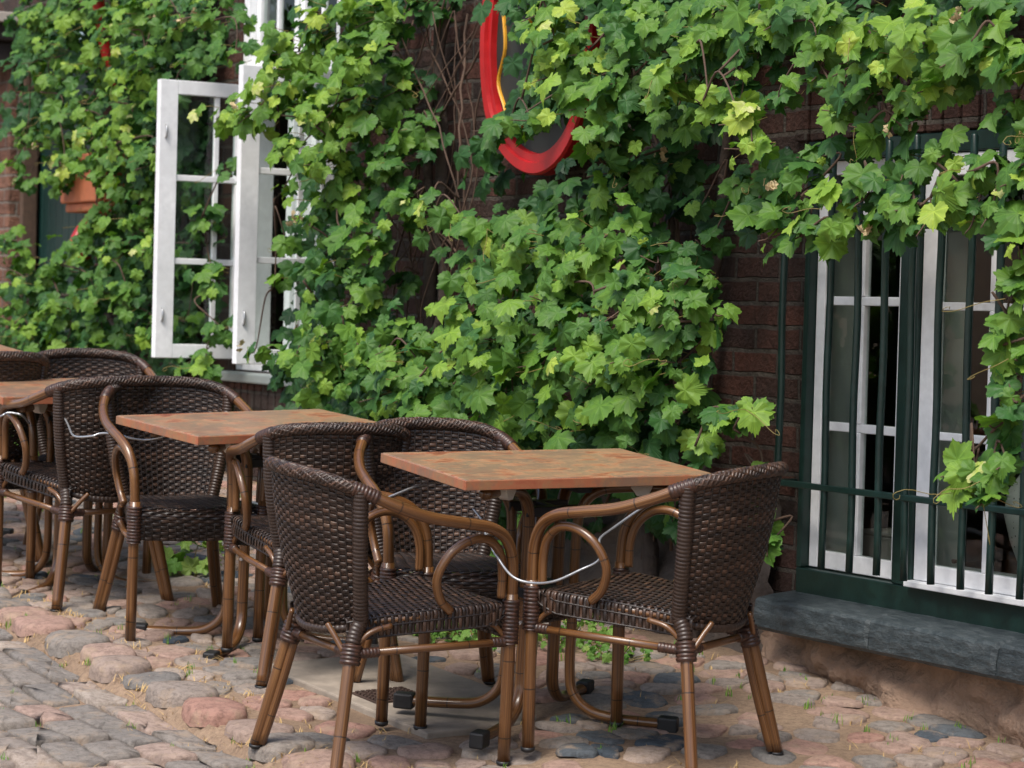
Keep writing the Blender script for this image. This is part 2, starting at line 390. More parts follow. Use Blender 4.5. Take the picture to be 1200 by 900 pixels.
kerb += [toXY(p, q) for p in np.arange(-5, 5, .12) for q in (-.25, .13)]
stones(kerb, lambda x, y: -.16 < QS*kq(x, y) < 0.03, 'kerb_stones', height=.030, shrink=.006, rnd=.15, tintf=tt, rmax=.18)
sett = jit(-5, 5, .10, .62, .235, .125, .07)
D = Vector((KD.x, KD.y))
# setts are laid in rows along the kerb: build them in (p, q) space as long blocks
mb = MB()
for r_, q in enumerate(np.arange(.098, .58, .118)):
    p = -5+random.random()*.2
    while p < 5:
        L = random.uniform(.15, .27); w2 = .112/2
        c = []; ca = []
        K = 16
        for k in range(K):
            a = 2*np.pi*k/K; cx, sx = math.cos(a), math.sin(a); e = .16
            dx = math.copysign(abs(cx)**e, cx)*(L/2-.006); dy = math.copysign(abs(sx)**e, sx)*(w2-.002); ca.append((dx+random.gauss(0, .004), dy+random.gauss(0, .003)))
        tz = random.gauss(0, .03), random.gauss(0, .02); base = random.gauss(.012, .003); pts = []
        for sc, hz in ((1, -.03), (.985, 0.0), (.93, .006), (.6, .008)):
            for dx, dy in ca:
                x, y = toXY(p+dx*sc, q+dy*sc); pts.append((x, y, hh(x, y)+base+hz+tz[0]*dx+tz[1]*dy+random.gauss(0, .0006)))
        x, y = toXY(p, q); pts.append((x, y, hh(x, y)+base+.009))
        f = [(b*K+k, b*K+(k+1) % K, (b+1)*K+(k+1) % K, (b+1)*K+k) for b in range(3) for k in range(K)]+[(3*K+k, 3*K+(k+1) % K, 4*K) for k in range(K)]
        mb.add(pts, f, t=random.choice([random.uniform(.36, .5), random.uniform(.34, .45), random.uniform(.22, .36), random.uniform(.92, 1)])); p += L
o = mb.build('sett_paving', M['cobble'], smooth=True, M=TS); tag(o, kind='structure')
road = jit(-5, 5, .70, 3.6, .17, .15, .36)
stones(road, lambda x, y: QS*kq(x, y) > .66, 'cobblestone_road', height=.015, shrink=.009, tintf=tt, rmax=.16, rnd=.2)

# concrete slab with an iron drain grate
sl = empty('drain_cover', smat(SLAB[0], SLAB[1], -55, z=hh(*SLAB)), 'worn concrete slab with a small rusty drain grate set in the cobbles', 'drain cover')
mb = MB(); mb.box((-.48, -.25, -.05), (.48, .25, .02)); mb.build('slab', M['concrete'], sl, bevel=.006)
mb = MB(); mb.box((-.01, -.20, .021), (.13, -.02, .026))
for i in range(7):
    for j in range(9): mb.box((0+.018*i, -.195+.019*j, .027), (.011+.018*i, -.183+.019*j, .032))
mb.build('grate', M['iron'], sl)

# ------------------------------------------------------------------ chair
def weave(mb, S, ulen, vlen, ustake=.0295, vrow=.0098, amp=.0023, th=.0028, closed=False, stakes=True, tb=.5):
    nu = max(2, round(ulen/ustake)); nv = max(2, round(vlen/vrow)); sm = nu*4+1
    us = np.linspace(0, 1, sm); e = 1e-3
    for j in range(nv):
        v = (j+.5)/nv
        C = np.array([S(u, v) for u in us]); Cv = np.array([S(u, min(1, v+.5/nv)) for u in us])-np.array([S(u, max(0, v-.5/nv)) for u in us])
        wv = np.linalg.norm(Cv, axis=1); dv = Cv/wv[:, None]; du = np.gradient(C, axis=0); du /= np.linalg.norm(du, axis=1)[:, None]
        n = np.cross(du, dv); n /= np.linalg.norm(n, axis=1)[:, None]
        off = amp*np.clip(1.7*np.cos(np.pi*(us*nu+j+.5)), -1, 1)
        C = C+n*off[:, None]; w2 = wv[:, None]*.56
        prof = [(-1, 0), (-.55, 1), (.55, 1), (1, 0), (.55, -1), (-.55, -1)]
        V = np.stack([C+dv*w2*a+n*th/2*b for a, b in prof], 1).reshape(-1, 3)
        F = [(i*6+k, (i+1)*6+k, (i+1)*6+(k+1) % 6, i*6+(k+1) % 6) for i in range(sm-1) for k in range(6)]
        seg = np.floor((us*nu+j)/2+.3*random.random()).astype(int); tv = rng.random(nu+4)
        base = tb+.15*rng.standard_normal()
        tt_ = np.clip(base+.55*(tv[seg % (nu+4)]-.5), 0, 1)
        mb.add(V, F, t=np.repeat(tt_, 6))
    if stakes:
        for i in range(nu+1):
            u = i/nu; P = np.array([S(u, v) for v in np.linspace(0, 1, 14)])
            mb.tube(P, .0032, 6, t=.15)
def ringed(mb, P, r, pitch=.008, depth=.22, seg=14, t=.5):
    P = np.asarray(P, float); L = np.concatenate([[0], np.cumsum(np.linalg.norm(np.diff(P, axis=0), axis=1))])
    n = max(6, int(L[-1]/pitch)*5); s = np.linspace(0, L[-1], n); Q = np.stack([np.interp(s, L, P[:, k]) for k in range(3)], 1)
    ph = (s/pitch) % 1; rr = r*(1-depth+depth*np.sqrt(np.clip(1-(2*ph-1)**2, 0, 1)))
    mb.tube(Q, rr, seg, t=t)
RIM = [(0, -.352, .797), (.088, -.342, .795), (.162, -.312, .786), (.210, -.255, .765), (.243, -.17, .728), (.256, -.07, .695), (.254, .04, .675), (.245, .125, .658), (.230, .185, .624), (.218, .218, .560), (.213, .225, .46)]
def rimhalf(sx, i0, i1, k=8):
    full = [(-p[0], p[1], p[2]) for p in RIM[:0:-1]]+[RIM[0]]+list(RIM[1:])
    n = len(RIM); c = catmull(full, k); mid = (n-1)*k
    if sx > 0: return c[mid+int(i0*k):mid+int(i1*k)+1]
    return c[mid-int(i1*k):mid-int(i0*k)+1][::-1]
WR = 3.1   # where the woven part of the rim ends
def make_chair():
    root = empty('wicker_chair', Matrix(), 'x', 'chair')
    B, W_, BI, RB = M['bamboo'], M['wicker'], M['binding'], M['rubber']
    # backrest
    top = np.concatenate([rimhalf(-1, 0, WR)[::-1], rimhalf(1, 0, WR)[1:]])
    Lt = np.concatenate([[0], np.cumsum(np.linalg.norm(np.diff(top, axis=0), axis=1))]); Lt /= Lt[-1]
    def topc(u): return np.array([np.interp(u, Lt, top[:, k]) for k in range(3)])
    def botc(u):
        a = (u-.5)*2; x = .150*math.sin(a*1.25)/math.sin(1.25); y = -.215-.060*math.cos(a*1.45)+.02*abs(a)
        return np.array([x, y, .405-.028*(1-a*a)])
    def S(u, v):
        p, q = botc(u), topc(u); c = p*(1-v)+q*v
        # gentle outward belly
        d = np.array([c[0], c[1]+.1, 0]); d /= np.linalg.norm(d)+1e-9
        return c + d*.014*math.sin(math.pi*v)
    mb = MB(); weave(mb, S, .66, .40, tb=.48)
    bk = mb.build('backrest', W_, root, smooth=True)
    mb = MB(); ringed(mb, top, .0168, .013, .10, 12, t=.5)
    # fine diagonal binding over the rim
    mb2 = MB(); n = len(top)
    for k in range(12):
        P = []; s = np.linspace(0, 1, 420)
        for u in s:
            c = topc(u); tn = topc(min(1, u+.004))-topc(max(0, u-.004)); tn /= np.linalg.norm(tn); x = np.cross(tn, (0, 0, 1)); x /= np.linalg.norm(x); z = np.cross(x, tn)
            a = u*2*np.pi*2.5+k*np.pi*2/12+.25*math.sin(u*160+k*math.pi); P.append(c+.0148*(math.cos(a)*x+math.sin(a)*z))
        mb.tube(np.array(P), .0043, 5, t=[.3, .55, .4, .75, .35, .6, .85, .45, .65, .5, .8, .35][k])
    mb.build('rim_wrap', W_, bk, smooth=True)
    for u, sx in ((0.0, -1), (1.0, 1)):
        P = np.array([(.158*sx, -.229, .355), (.153*sx, -.219, .385)]+[tuple(S(u, v)) for v in np.linspace(.02, 1, 14)]); mb = MB(); ringed(mb, P, .0215, .0105, .18, 12, t=.5)
        mb.build('side_wrap', W_, bk, smooth=True)
    mb = MB()
    P = np.array([botc(u) for u in np.linspace(0, 1, 24)]); ringed(mb, P, .0125, .014, .2, 10, t=.4); mb.build('lower_wrap', W_, bk, smooth=True)
    # arms
    for sx in (-1, 1):
        mb = MB(); A = rimhalf(sx, WR-.15, len(RIM)-1, 8); mb.tube(A, .0158, 14); arm = mb.build('armrest', B, root, smooth=True)
        mb = MB(); ringed(mb, rimhalf(sx, WR-.3, WR+.42, 16), .0205, .0095, .2, 14); mb.build('binding', BI, arm, smooth=True)
        # loop under the arm
        L = [(.208*sx, .195, .46), (.210*sx, .193, .53), (.218*sx, .175, .585), (.230*sx, .13, .622), (.236*sx, .07, .625), (.235*sx, .01, .592), (.224*sx, -.02, .53), (.213*sx, -.002, .47), (.207*sx, .036, .433)]
        mb = MB(); mb.tube(catmull(L, 8), .0125, 12); mb.build('arm_loop', B, root, smooth=True)
        # front leg
        mb = MB(); mb.tube([(.213*sx, .225, z) for z in (.47, .36, .24, .12, .012)], .0172, 14); lg = mb.build('leg', B, root, smooth=True)
        mb = MB(); ringed(mb, [(.213*sx, .224, .455), (.213*sx, .225, .335)], .0245, .0105, .2, 14); mb.build('binding', BI, lg, smooth=True)
        mb = MB(); mb.tube([(.213*sx, .225, .014), (.213*sx, .225, .004), (.213*sx, .225, 0)], [.020, .019, .012], 12); mb.build('leg_tip', RB, lg, smooth=True)
        # rear leg (two tubes side by side)
        a = np.array((.153*sx, -.219, .385)); b = np.array((.162*sx, -.235, .33)); c = np.array((.214*sx, -.298, .010))
        mb = MB(); mb.tube(catmull([a, b, b+(c-b)*.5, c], 5), .0168, 14)
        o_ = np.array((-.017*sx, .012, 0)); mb.tube(catmull([b+o_*1.1+(0, 0, .01), b+(c-b)*.5+o_, c+o_*.8+(0, 0, .004)], 5), .0125, 10)
        lg = mb.build('leg', B, root, smooth=True)
        mb = MB(); d = (c-b)/np.linalg.norm(c-b); q = b+o_*.3; ringed(mb, [q-d*.024, q+d*.030], .0285, .0105, .2, 14); mb.build('binding', BI, lg, smooth=True)
        mb = MB(); mb.tube([c, c+(0, 0, -.006), c+(0, 0, -.012)], [.020, .019, .011], 12); mb.build('leg_tip', RB, lg, smooth=True)
        # side stretcher, braces
        mb = MB(); mb.tube([b+(0, .01, 0), (.2*sx, 0.02, .338), (.213*sx, .22, .34)], .0105, 10); sr = mb.build('stretcher', B, root, smooth=True)
        for PP in ([(.207*sx, .17, .34), (.213*sx, .215, .34)], [b+(.003*sx, .02, 0), b+(.012*sx, .075, .002)]): mb = MB(); ringed(mb, PP, .0145, .010, .2, 12); mb.build('binding', BI, sr, smooth=True)
        for P in ([(.208*sx, .212, .35), (.203*sx, .18, .385), (.196*sx, .12, .405)], [(.155*sx, -.23, .335), (.172*sx, -.185, .385), (.178*sx, -.125, .40)],
                  [(.150*sx, -.25, .335), (.118*sx, -.262, .375), (.095*sx, -.27, .40)]):
            mb = MB(); mb.tube(catmull(P, 6), .0075, 8); mb.build('brace', B, root, smooth=True)
    mb = MB(); mb.tube([(-.16, -.235, .33), (0, -.235, .33), (.16, -.235, .33)], .0105, 10); sr = mb.build('stretcher', B, root, smooth=True)
    for sx in (-1, 1): mb = MB(); ringed(mb, [(.145*sx, -.235, .33), (.095*sx, -.235, .33)], .0145, .010, .2, 12); mb.build('binding', BI, sr, smooth=True)
    # seat: strands run across and roll over the side rails; front apron hangs down
    def halfw(y): return .150+.068*sstep(-.24, .2, y)
    prof = [(-.245, .418), (-.10, .430), (.06, .440), (.175, .446), (.214, .441), (.231, .425), (.233, .395), (.231, .345)]
    pc = catmull(prof, 6); Lp = np.concatenate([[0], np.cumsum(np.linalg.norm(np.diff(pc, axis=0), axis=1))]); Ltot = Lp[-1]; Lp = Lp/Ltot
    def SS(u, v):
        y = np.interp(v, Lp, pc[:, 0]); z = np.interp(v, Lp, pc[:, 1]); w_ = halfw(y)-(.012 if z < .42 and y > .18 else 0); a = (u-.5)*2
        side = .058 if y < .18 else .058*max(0, 1-(y-.18)/.03)
        tot = w_+side; s_ = abs(a)*tot
        if s_ < w_-.012: x, dz = s_, 0
        elif s_ < w_+.012: q = (s_-(w_-.012))/.024; x = w_-.012+.012*math.sin(q*math.pi/2); dz = -.012*(1-math.cos(q*math.pi/2))
        else: x = w_; dz = -.012-(s_-w_-.012)
        return np.array([math.copysign(x, a) if a else 0.0, y, z+dz-.006*math.cos(min(1, s_/w_)*1.57)])
    mb = MB(); weave(mb, SS, .46, Ltot, tb=.42)
    st_ = mb.build('seat', W_, root, smooth=True)
    mb = MB()
    loop = [(-.135, -.225, .405), (-.185, .05, .420), (-.185, .17, .42), (.185, .17, .42), (.185, .05, .42), (.135, -.225, .405), (-.135, -.225, .405)]
    mb.tube(loop, .011, 8); mb.build('seat_frame', B, st_, smooth=True)
    return root
chair = make_chair()
# (x, y, facing angle, label)
CH = [(-.278, 6.79, -56, .013, 0, 'front left wicker armchair, its back nearest the viewer at the front table'),
      (.399, 6.80, 54, .056, -.03, 'wicker armchair right of the front table, its back turned to the barred window'),
      (-.595, 7.89, 18, .006, 0, 'wicker armchair with its back to the viewer at the second table from the front'),
      (-1.075, 8.44, 201, -.012, 0, 'street facing wicker armchair at the left of the second table, deep apron in full view'),
      (-.165, 7.39, 193, .013, 0, 'wicker armchair facing the viewer behind the left end of the front table'),
      (-1.505, 8.97, 34, -.008, 0, 'wicker armchair turned away at the third table, left of the deep aproned chair'),
      (-1.58, 9.56, 193, -.04, 0, 'wicker armchair on the wall side of the third table, round back above the tabletop'),
      (-2.06, 9.62, 30, -.01, 0, 'leftmost wicker armchair, dark and cut off by the left edge')]
for i, (x, y, th, zz_, tl, lab) in enumerate(CH):
    c = chair if i == 0 else copy_tree(chair)
    c.matrix_world = smat(x, y, th, z=zz_, tiltx=tl)
    tag(c, lab, 'chair', 'wicker armchairs at the cafe tables')

# ------------------------------------------------------------------ table
def make_table():
    root = empty('cafe_table', Matrix(), 'x', 'table'); hw, hd = .395, .270
    mb = MB(); mb.box((-hw+.004, -hd+.004, .715), (hw-.004, hd-.004, .7415)); mb.build('table_top', M['table_laminate'], root, bevel=.002)
    mb = MB()
    for a, b in (((-hw, -hd), (hw, -hd+.004)), ((-hw, hd-.004), (hw, hd)), ((-hw, -hd+.0042), (-hw+.004, hd-.0042)), ((hw-.004, -hd+.0042), (hw, hd-.0042))):
        mb = MB(); mb.box((a[0], a[1], .713), (b[0], b[1], .7395)); mb.build('edge_band', M['table_edge'], root, bevel=.0015)
    mb = MB(); mb.prism([(-.30, -.022), (-.022, -.022), (-.022, -.22), (.022, -.22), (.022, -.022), (.30, -.022), (.30, .022), (.022, .022), (.022, .22), (-.022, .22), (-.022, .022), (-.30, .022)], .690, .7125); mb.build('top_bracket', M['rubber'], root)
    for sx in (-1, 1):
        for sy in (-1, 1):
            P = [(.30*sx, .20*sy, .690), (.20*sx, .13*sy, .688), (.125*sx, .082*sy, .672), (.088*sx, .058*sy, .625), (.078*sx, .05*sy, .55), (.078*sx, .05*sy, .35),
                 (.078*sx, .05*sy, .16), (.088*sx, .062*sy, .085), (.128*sx, .098*sy, .040), (.19*sx, .155*sy, .027), (.300*sx, .240*sy, .024)]
            mb = MB(); mb.tube(catmull(P, 6), .0185, 12, flat=.8); lg = mb.build('leg', M['bamboo'], root, smooth=True)
            d = Vector((.285-.19, .238-.155, 0)).normalized(); a = math.atan2(d.y*sy, d.x*sx)
            Mx = Matrix.Translation((.300*sx, .240*sy, .024)) @ Matrix.Rotation(a, 4, 'Z')
            mb = MB(); mb.box((-.03, -.021, -.0235), (.028, .021, .022), M=Mx); mb.build('foot_cap', M['rubber'], lg, bevel=.006)
            mb = MB(); mb.tube([(.082*sx, .053*sy, .30), (.099*sx, .064*sy, .30)], .006, 8); mb.build('bolt', M['steel'], lg)
            Mx = Matrix.Translation((.215*sx, .165*sy, .690)) @ Matrix.Rotation(math.atan2(.07*sy, .1*sx), 4, 'Z')
            mb = MB(); pr = [(-.030, .0), (.030, .0), (.030, -.018), (.022, -.036), (.008, -.044), (-.012, -.044), (-.022, -.030), (-.030, -.022)]
            mb.prism([(p[0], p[1]) for p in pr], -.016, .016, M=Mx @ Matrix.Translation((0, 0, .0225)) @ Matrix.Rotation(R(90), 4, 'X')); mb.build('clip', M['clip'], lg, bevel=.003)
    for z in (.37, .60):
        mb = MB(); mb.prism([(-.095, -.068), (.095, -.068), (.095, -.038), (.012, -.038), (.012, .038), (.095, .038), (.095, .068), (-.095, .068), (-.095, .038), (-.012, .038), (-.012, -.038), (-.095, -.038)], z, z+.028)
        mb.build('collar', M['rubber'], root, bevel=.003)
    return root
table = make_table()
TB = [(.112, 7.177, 28, .038, 'front cafe table with marbled orange laminate top, nearest the viewer'),
      (-.815, 8.36, 37, -.030, 'second cafe table from the front, its pointed corner beside the deep aproned chair'),
      (-1.585, 9.30, 33, -.050, 'third cafe table, marbled top cut by the left edge of the photo'),
      (-2.36, 10.10, 31, -.02, 'farthest cafe table, only a sliver of its top showing at the left edge')]
for i, (x, y, th, zz_, lab) in enumerate(TB):
    c = table if i == 0 else copy_tree(table)
    c.matrix_world = smat(x, y, th, z=zz_); tag(c, lab, 'table', 'cafe tables in a row along the wall')

# security cables between the chairs
def cable(pts, lab, r=.0036, K_=1.0):
    e_ = Vector((0, 0, 1.74)); pts = [tuple(e_+(Vector(p)-e_)*K_) for p in pts]
    P = catmull(pts, 10); a = SP(*pts[0]); mb = MB(); Pw = np.array([tuple(SP(*p)-a) for p in P]); mb.tube(Pw, r, 8)
    o = mb.build('steel_cable', M['steel'], smooth=True); o.location = a; tag(o, lab, 'cable', 'security cables threaded through the chairs')
CABLES_AT = len(COL.objects)

# ------------------------------------------------------------------ wall and windows
def wthing(name, s, z, label, cat, group=None, off=0): return empty(name, wmat(s, off, z), label, cat, group)
Z0, Z1 = .2, 4.3
wall = empty('brick_wall', wmat(0, 0, 0), 'old dark red brick wall behind the vine, with the barred and the open window', 'wall')
mb = MB()   # local x = -s ; openings: right window s .22..2.15 z .86..2.30 ; left window s -4.42..-3.36 z 1.42..3.42
def wb(s0, s1, z0, z1, y0=-.21, y1=0.0): mb.box((-s1, y0, z0), (-s0, y1, z1))
wb(-6.30, -4.30, Z0, Z1); wb(-4.30, -3.22, Z0, 1.42); wb(-4.30, -3.22, 3.42, Z1); wb(-3.22, .285, Z0, Z1)
wb(.285, 2.15, Z0, .80); wb(.285, 2.15, 2.30, Z1); wb(2.15, 7, Z0, Z1)
wb(-12, -6.30, 3.3, Z1)
wb(-12, -7.75, Z0, 3.3)
mb.build('wall', M['brick'], wall)
mb = MB()
x = .22
while x < 2.2:    # soldier course over the barred window
    mb.box((-x-.07, -.15, 2.302), (-x, .018, 2.545), t=random.random()); x += .083
mb.build('lintel', M['brick'], wall, bevel=.004)
mb = MB(); mb.box((-7, -.30, .25), (-.05, .028, .80)); mb.build('render', M['render_plaster'], wall)
# interior
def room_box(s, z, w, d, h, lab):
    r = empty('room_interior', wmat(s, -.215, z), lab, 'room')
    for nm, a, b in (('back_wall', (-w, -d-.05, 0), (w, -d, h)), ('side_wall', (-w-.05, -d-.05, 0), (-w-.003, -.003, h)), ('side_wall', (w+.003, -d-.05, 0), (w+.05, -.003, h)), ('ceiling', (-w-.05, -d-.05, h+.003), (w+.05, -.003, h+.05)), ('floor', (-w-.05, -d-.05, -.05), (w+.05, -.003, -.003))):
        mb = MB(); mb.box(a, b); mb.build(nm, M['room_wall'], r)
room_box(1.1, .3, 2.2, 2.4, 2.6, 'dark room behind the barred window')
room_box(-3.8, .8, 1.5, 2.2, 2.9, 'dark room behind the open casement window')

# rubble footing left of the ledge, roots lie on it
def rubble(name, s0, s1, z0, z1, y0, y1, mat, lab, cat, amp=.03, res=.035):
    ns = max(2, int((s1-s0)/res)); nz = max(2, int((z1-z0)/res)); mb = MB(); V = []
    for j in range(nz+1):
        for i in range(ns+1):
            s = s0+(s1-s0)*i/ns; z = z0+(z1-z0)*j/nz; f = j/nz
            edge = min(1, (1-f)*2.2, (i/ns)*10, (1-i/ns)*10)
            q = Vector((s*5, z*8, 2)); c = noise.cell(q) if hasattr(noise, 'cell') else 0
            d = y0+(y1-y0)*edge*(1-.4*f)+amp*noise.noise(q)+amp*.5*noise.noise(q*3)+amp*.8*noise.noise(Vector((s*3, z*5, 9)))
            V.append((-s, max(y0, d), z))
    F = [(j*(ns+1)+i, (j+1)*(ns+1)+i, (j+1)*(ns+1)+i+1, j*(ns+1)+i+1) for j in range(nz) for i in range(ns)]
    mb.add(V, F); return mb
o = rubble('stone_footing', -2.6, .20, .35, 1.16, .012, .17, None, '', '', .06, .03).build('stone_footing', M['rubble_stone'], smooth=True, M=wmat(0, 0, 0)); tag(o, 'rough dark stone footing at the wall base behind the right chair', 'footing')
o = rubble('x', .16, 3.5, .40, .80, .03, .08, None, '', '', .06, .025).build('plinth_render', M['render_plaster'], wall, smooth=True)

# slate ledge
led = wthing('window_ledge', .25, .70, 'thick slate ledge with chipped edge under the barred window', 'ledge')
segs = [(.27, .86), (.863, 1.44), (1.443, 2.2)]
for a, b in segs:
    ns = 44; mb = MB(); V = []
    pr = [(-.10, .055), (-.10, .178), (.0, .168), (.08, .160), (.150, .151), (.160, .143), (.164, .10), (.160, .062), (.148, .050), (.05, .048)]
    for i in range(ns+1):
        s = a+(b-a)*i/ns; ch = .022*max(0, noise.noise(Vector((s*7, 1, 0)))-.12)+.004*noise.noise(Vector((s*30, 2, 0)))
        if i in (0, ns): ch += .010
        for k, (y, z) in enumerate(pr):
            y2 = y-(ch*(1.0 if k in (4, 5, 6) else .4) if k >= 4 and k < 9 else 0)+.0015*noise.noise(Vector((s*20, k*3., 5))); z2 = z-(ch*.9 if k in (4, 5) else 0)+.0015*noise.noise(Vector((s*14, k*2., 8)))
            V.append((-(s-.25), y2, z2))
    n = len(pr); F = [(i*n+k, i*n+(k+1) % n, (i+1)*n+(k+1) % n, (i+1)*n+k) for i in range(ns) for k in range(n)]+[tuple(range(n)), tuple(ns*n+k for k in range(n))[::-1]]
    mb.add(V, F); mb.build('slab', M['slate'], led, recalc=True)

# barred window
win = wthing('barred_window', 1.1, .86, 'white sash window in a dark green frame behind the iron bars', 'window')
def X(s): return -(s-1.1)
def zz(z): return z-.86
mb = MB(); yb, yf = -.052, .012
mb.box((X(.287), yb, zz(.845)), (X(2.14), yf, zz(.945)))          # bottom rail
mb.box((X(.287), yb, zz(2.238)), (X(2.14), yf, zz(2.298)))
mb.box((X(.287), yb, zz(.9455)), (X(.312), yf, zz(2.2375))); mb.box((X(.782), yb, zz(.9455)), (X(.874), yf+.004, zz(2.2375))); mb.box((X(1.52), yb, zz(.9455)), (X(1.60), yf, zz(2.2375)))
mb.build('frame', M['green_paint'], win, bevel=.004)
for a, b in ((.290, .306), (.80, .862), (1.53, 1.56)):
    mb = MB(); mb.box((X(a), -.20, zz(.96)), (X(b), -.055, zz(2.235))); mb.build('reveal', M['curtain'], win)
def sash(par, x0, x1, z0, z1, y, cols, rows, st=.042, mu=.024, d=.035, bottom=.055, name='sash', mat='white_paint', first=None):
    """x0<x1 local"""
    mb = MB()
    mb.box((x0, y-d, z0), (x0+st, y, z1)); mb.box((x1-st, y-d, z0), (x1, y, z1))
    mb.box((x0+st, y-d+.001, z0), (x1-st, y-.001, z0+bottom)); mb.box((x0+st, y-d+.001, z1-st), (x1-st, y-.001, z1))
    zs = [z0+bottom+(z1-st-z0-bottom)*i/rows for i in range(1, rows)]; xs_ = [x0+st+(x1-x0-2*st)*i/cols for i in range(1, cols)]
    for z in zs: mb.box((x0+st, y-d+.006, z-mu/2), (x1-st, y-.004, z+mu/2))
    for x_ in xs_:
        e = [z0+bottom]+zs+[z1-st]
        for i in range(len(e)-1): mb.box((x_-mu/2, y-d+.008, e[i]+(mu/2 if i else 0)), (x_+mu/2, y-.002, e[i+1]-(mu/2 if i < len(e)-2 else 0)))
    f = mb.build(name, M[mat], par, bevel=.003)
    mb = MB(); mb.box((x0+st-.004, y-d/2-.002, z0+bottom-.004), (x1-st+.004, y-d/2+.002, z1-st+.004)); mb.build('pane', M['glass'], f)
    return f
sash(win, X(.779), X(.315), zz(.950), zz(2.235), -.018, 2, 3, st=.044, mu=.028)
sash(win, X(1.515), X(.877), zz(.966), zz(2.235), .006, 2, 3, st=.066, bottom=.05)
sash(win, X(2.12), X(1.605), zz(.950), zz(2.235), -.018, 2, 3)
mb = MB(); mb.box((X(1.518), -.02, zz(.946)), (X(.872), .040, zz(.9645))); mb.build('drip_rail', M['white_paint'], win, bevel=.003)
mb = MB(); mb.box((X(2.14), -.50, zz(.90)), (X(.0), -.335, zz(.955))); mb.build('inner_sill', M['white_paint'], win, bevel=.004)
mb = MB(); mb.tube([(X(.99), -.05, zz(1.03)), (X(.99), -.075, zz(1.03)), (X(.99), -.08, zz(1.07))], .007, 8); mb.build('catch', M['iron'], win)
# vase
vs = wthing('vase', .95, .956, 'white speckled bulbous vase on the inner sill, at the right edge', 'vase', off=-.43)
mb = MB(); pr = [(.0, 0), (.05, 0), (.065, .03), (.10, .12), (.12, .20), (.112, .27), (.07, .33), (.045, .36), (.05, .39), (.042, .39)]; K = 24
V = [(r*math.cos(2*math.pi*k/K), r*math.sin(2*math.pi*k/K), z) for r, z in [(max(p[0], .001), p[1]) for p in pr] for k in range(K)]
mb.add(V, [(i*K+k, i*K+(k+1) % K, (i+1)*K+(k+1) % K, (i+1)*K+k) for i in range(len(pr)-1) for k in range(K)]); mb.build('body', M['ceramic'], vs, smooth=True)
bx = wthing('storage_box', .24, .956, 'low cream box on the inner sill behind the left sash', 'box', off=-.42)
mb = MB(); mb.box((-.10, -.06, 0), (.10, .06, .075)); mb.build('body', M['plaster_pale'], bx, bevel=.006)
mb = MB(); mb.box((-.103, -.063, .0755), (.103, .063, .092)); mb.build('lid', M['plaster_pale'], bx, bevel=.004)

# grille
gr = wthing('window_grille', .9, .95, 'dark green iron bar grille with two cross rails in front of the window', 'grille', off=.10)
for i, (s, zb, zt) in enumerate([(.30, 1.205, 2.27), (.545, .965, 2.27), (.685, .97, 2.27), (.818, .975, 2.27), (.948, .972, 2.28), (1.076, .975, 2.27), (1.212, .975, 2.27), (1.338, .975, 2.27), (1.468, .975, 2.27), (1.60, .975, 2.27), (1.73, .975, 2.27), (1.86, .975, 2.27), (2.0, .975, 2.27)]):
    mb = MB(); n = 12; P = [(-(s-.9)+.0015*math.sin(k*1.3+i), .0015*math.cos(k+i), zb-.95+(zt-zb)*k/n) for k in range(n+1)]
    rr = [.0115]*(n+1); P.append((P[-1][0], P[-1][1], P[-1][2]+.008)); rr.append(.006)
    mb.tube(P, rr, 10); mb.build('bar', M['green_paint'], gr, smooth=True)
for z in (1.212, 2.012):
    mb = MB(); mb.box((-(2.2-.9), -.012, z-.95-.004), (-(.24-.9), .014, z-.95+.015)); r_ = mb.build('rail', M['green_paint'], gr, bevel=.003)
    for s in (.255, 2.15):
        mb = MB(); mb.box((-(s+.012-.9), -.11, z-.95-.003), (-(s-.012-.9), -.0125, z-.95+.012)); mb.build('bracket', M['green_paint'], r_)

# left window with two open casements
lw_ = wthing('open_window', -3.89, 1.42, 'white casement window standing open with both leaves swung out over the vine', 'window')
def XL(s): return -(s+3.89)
def zl(z): return z-1.42
mb = MB(); 
mb.box((XL(-4.298), -.16, zl(1.424)), (XL(-4.245), -.01, zl(3.418))); mb.box((XL(-3.28), -.16, zl(1.424)), (XL(-3.222), -.01, zl(3.418)))
mb.box((XL(-4.243), -.158, zl(1.424)), (XL(-3.282), -.012, zl(1.472))); mb.box((XL(-4.243), -.158, zl(3.36)), (XL(-3.282), -.012, zl(3.418))); mb.box((XL(-4.243), -.158, zl(2.775)), (XL(-3.282), -.008, zl(2.85)))
mb.box((XL(-3.79), -.15, zl(1.473)), (XL(-3.73), -.02, zl(2.774)))
mb.build('frame', M['white_paint'], lw_, bevel=.004)
sash(lw_, XL(-3.77), XL(-4.24), zl(2.853), zl(3.357), -.05, 2, 1, st=.045, bottom=.045); sash(lw_, XL(-3.285), XL(-3.75), zl(2.853), zl(3.357), -.05, 2, 1, st=.045, bottom=.045)
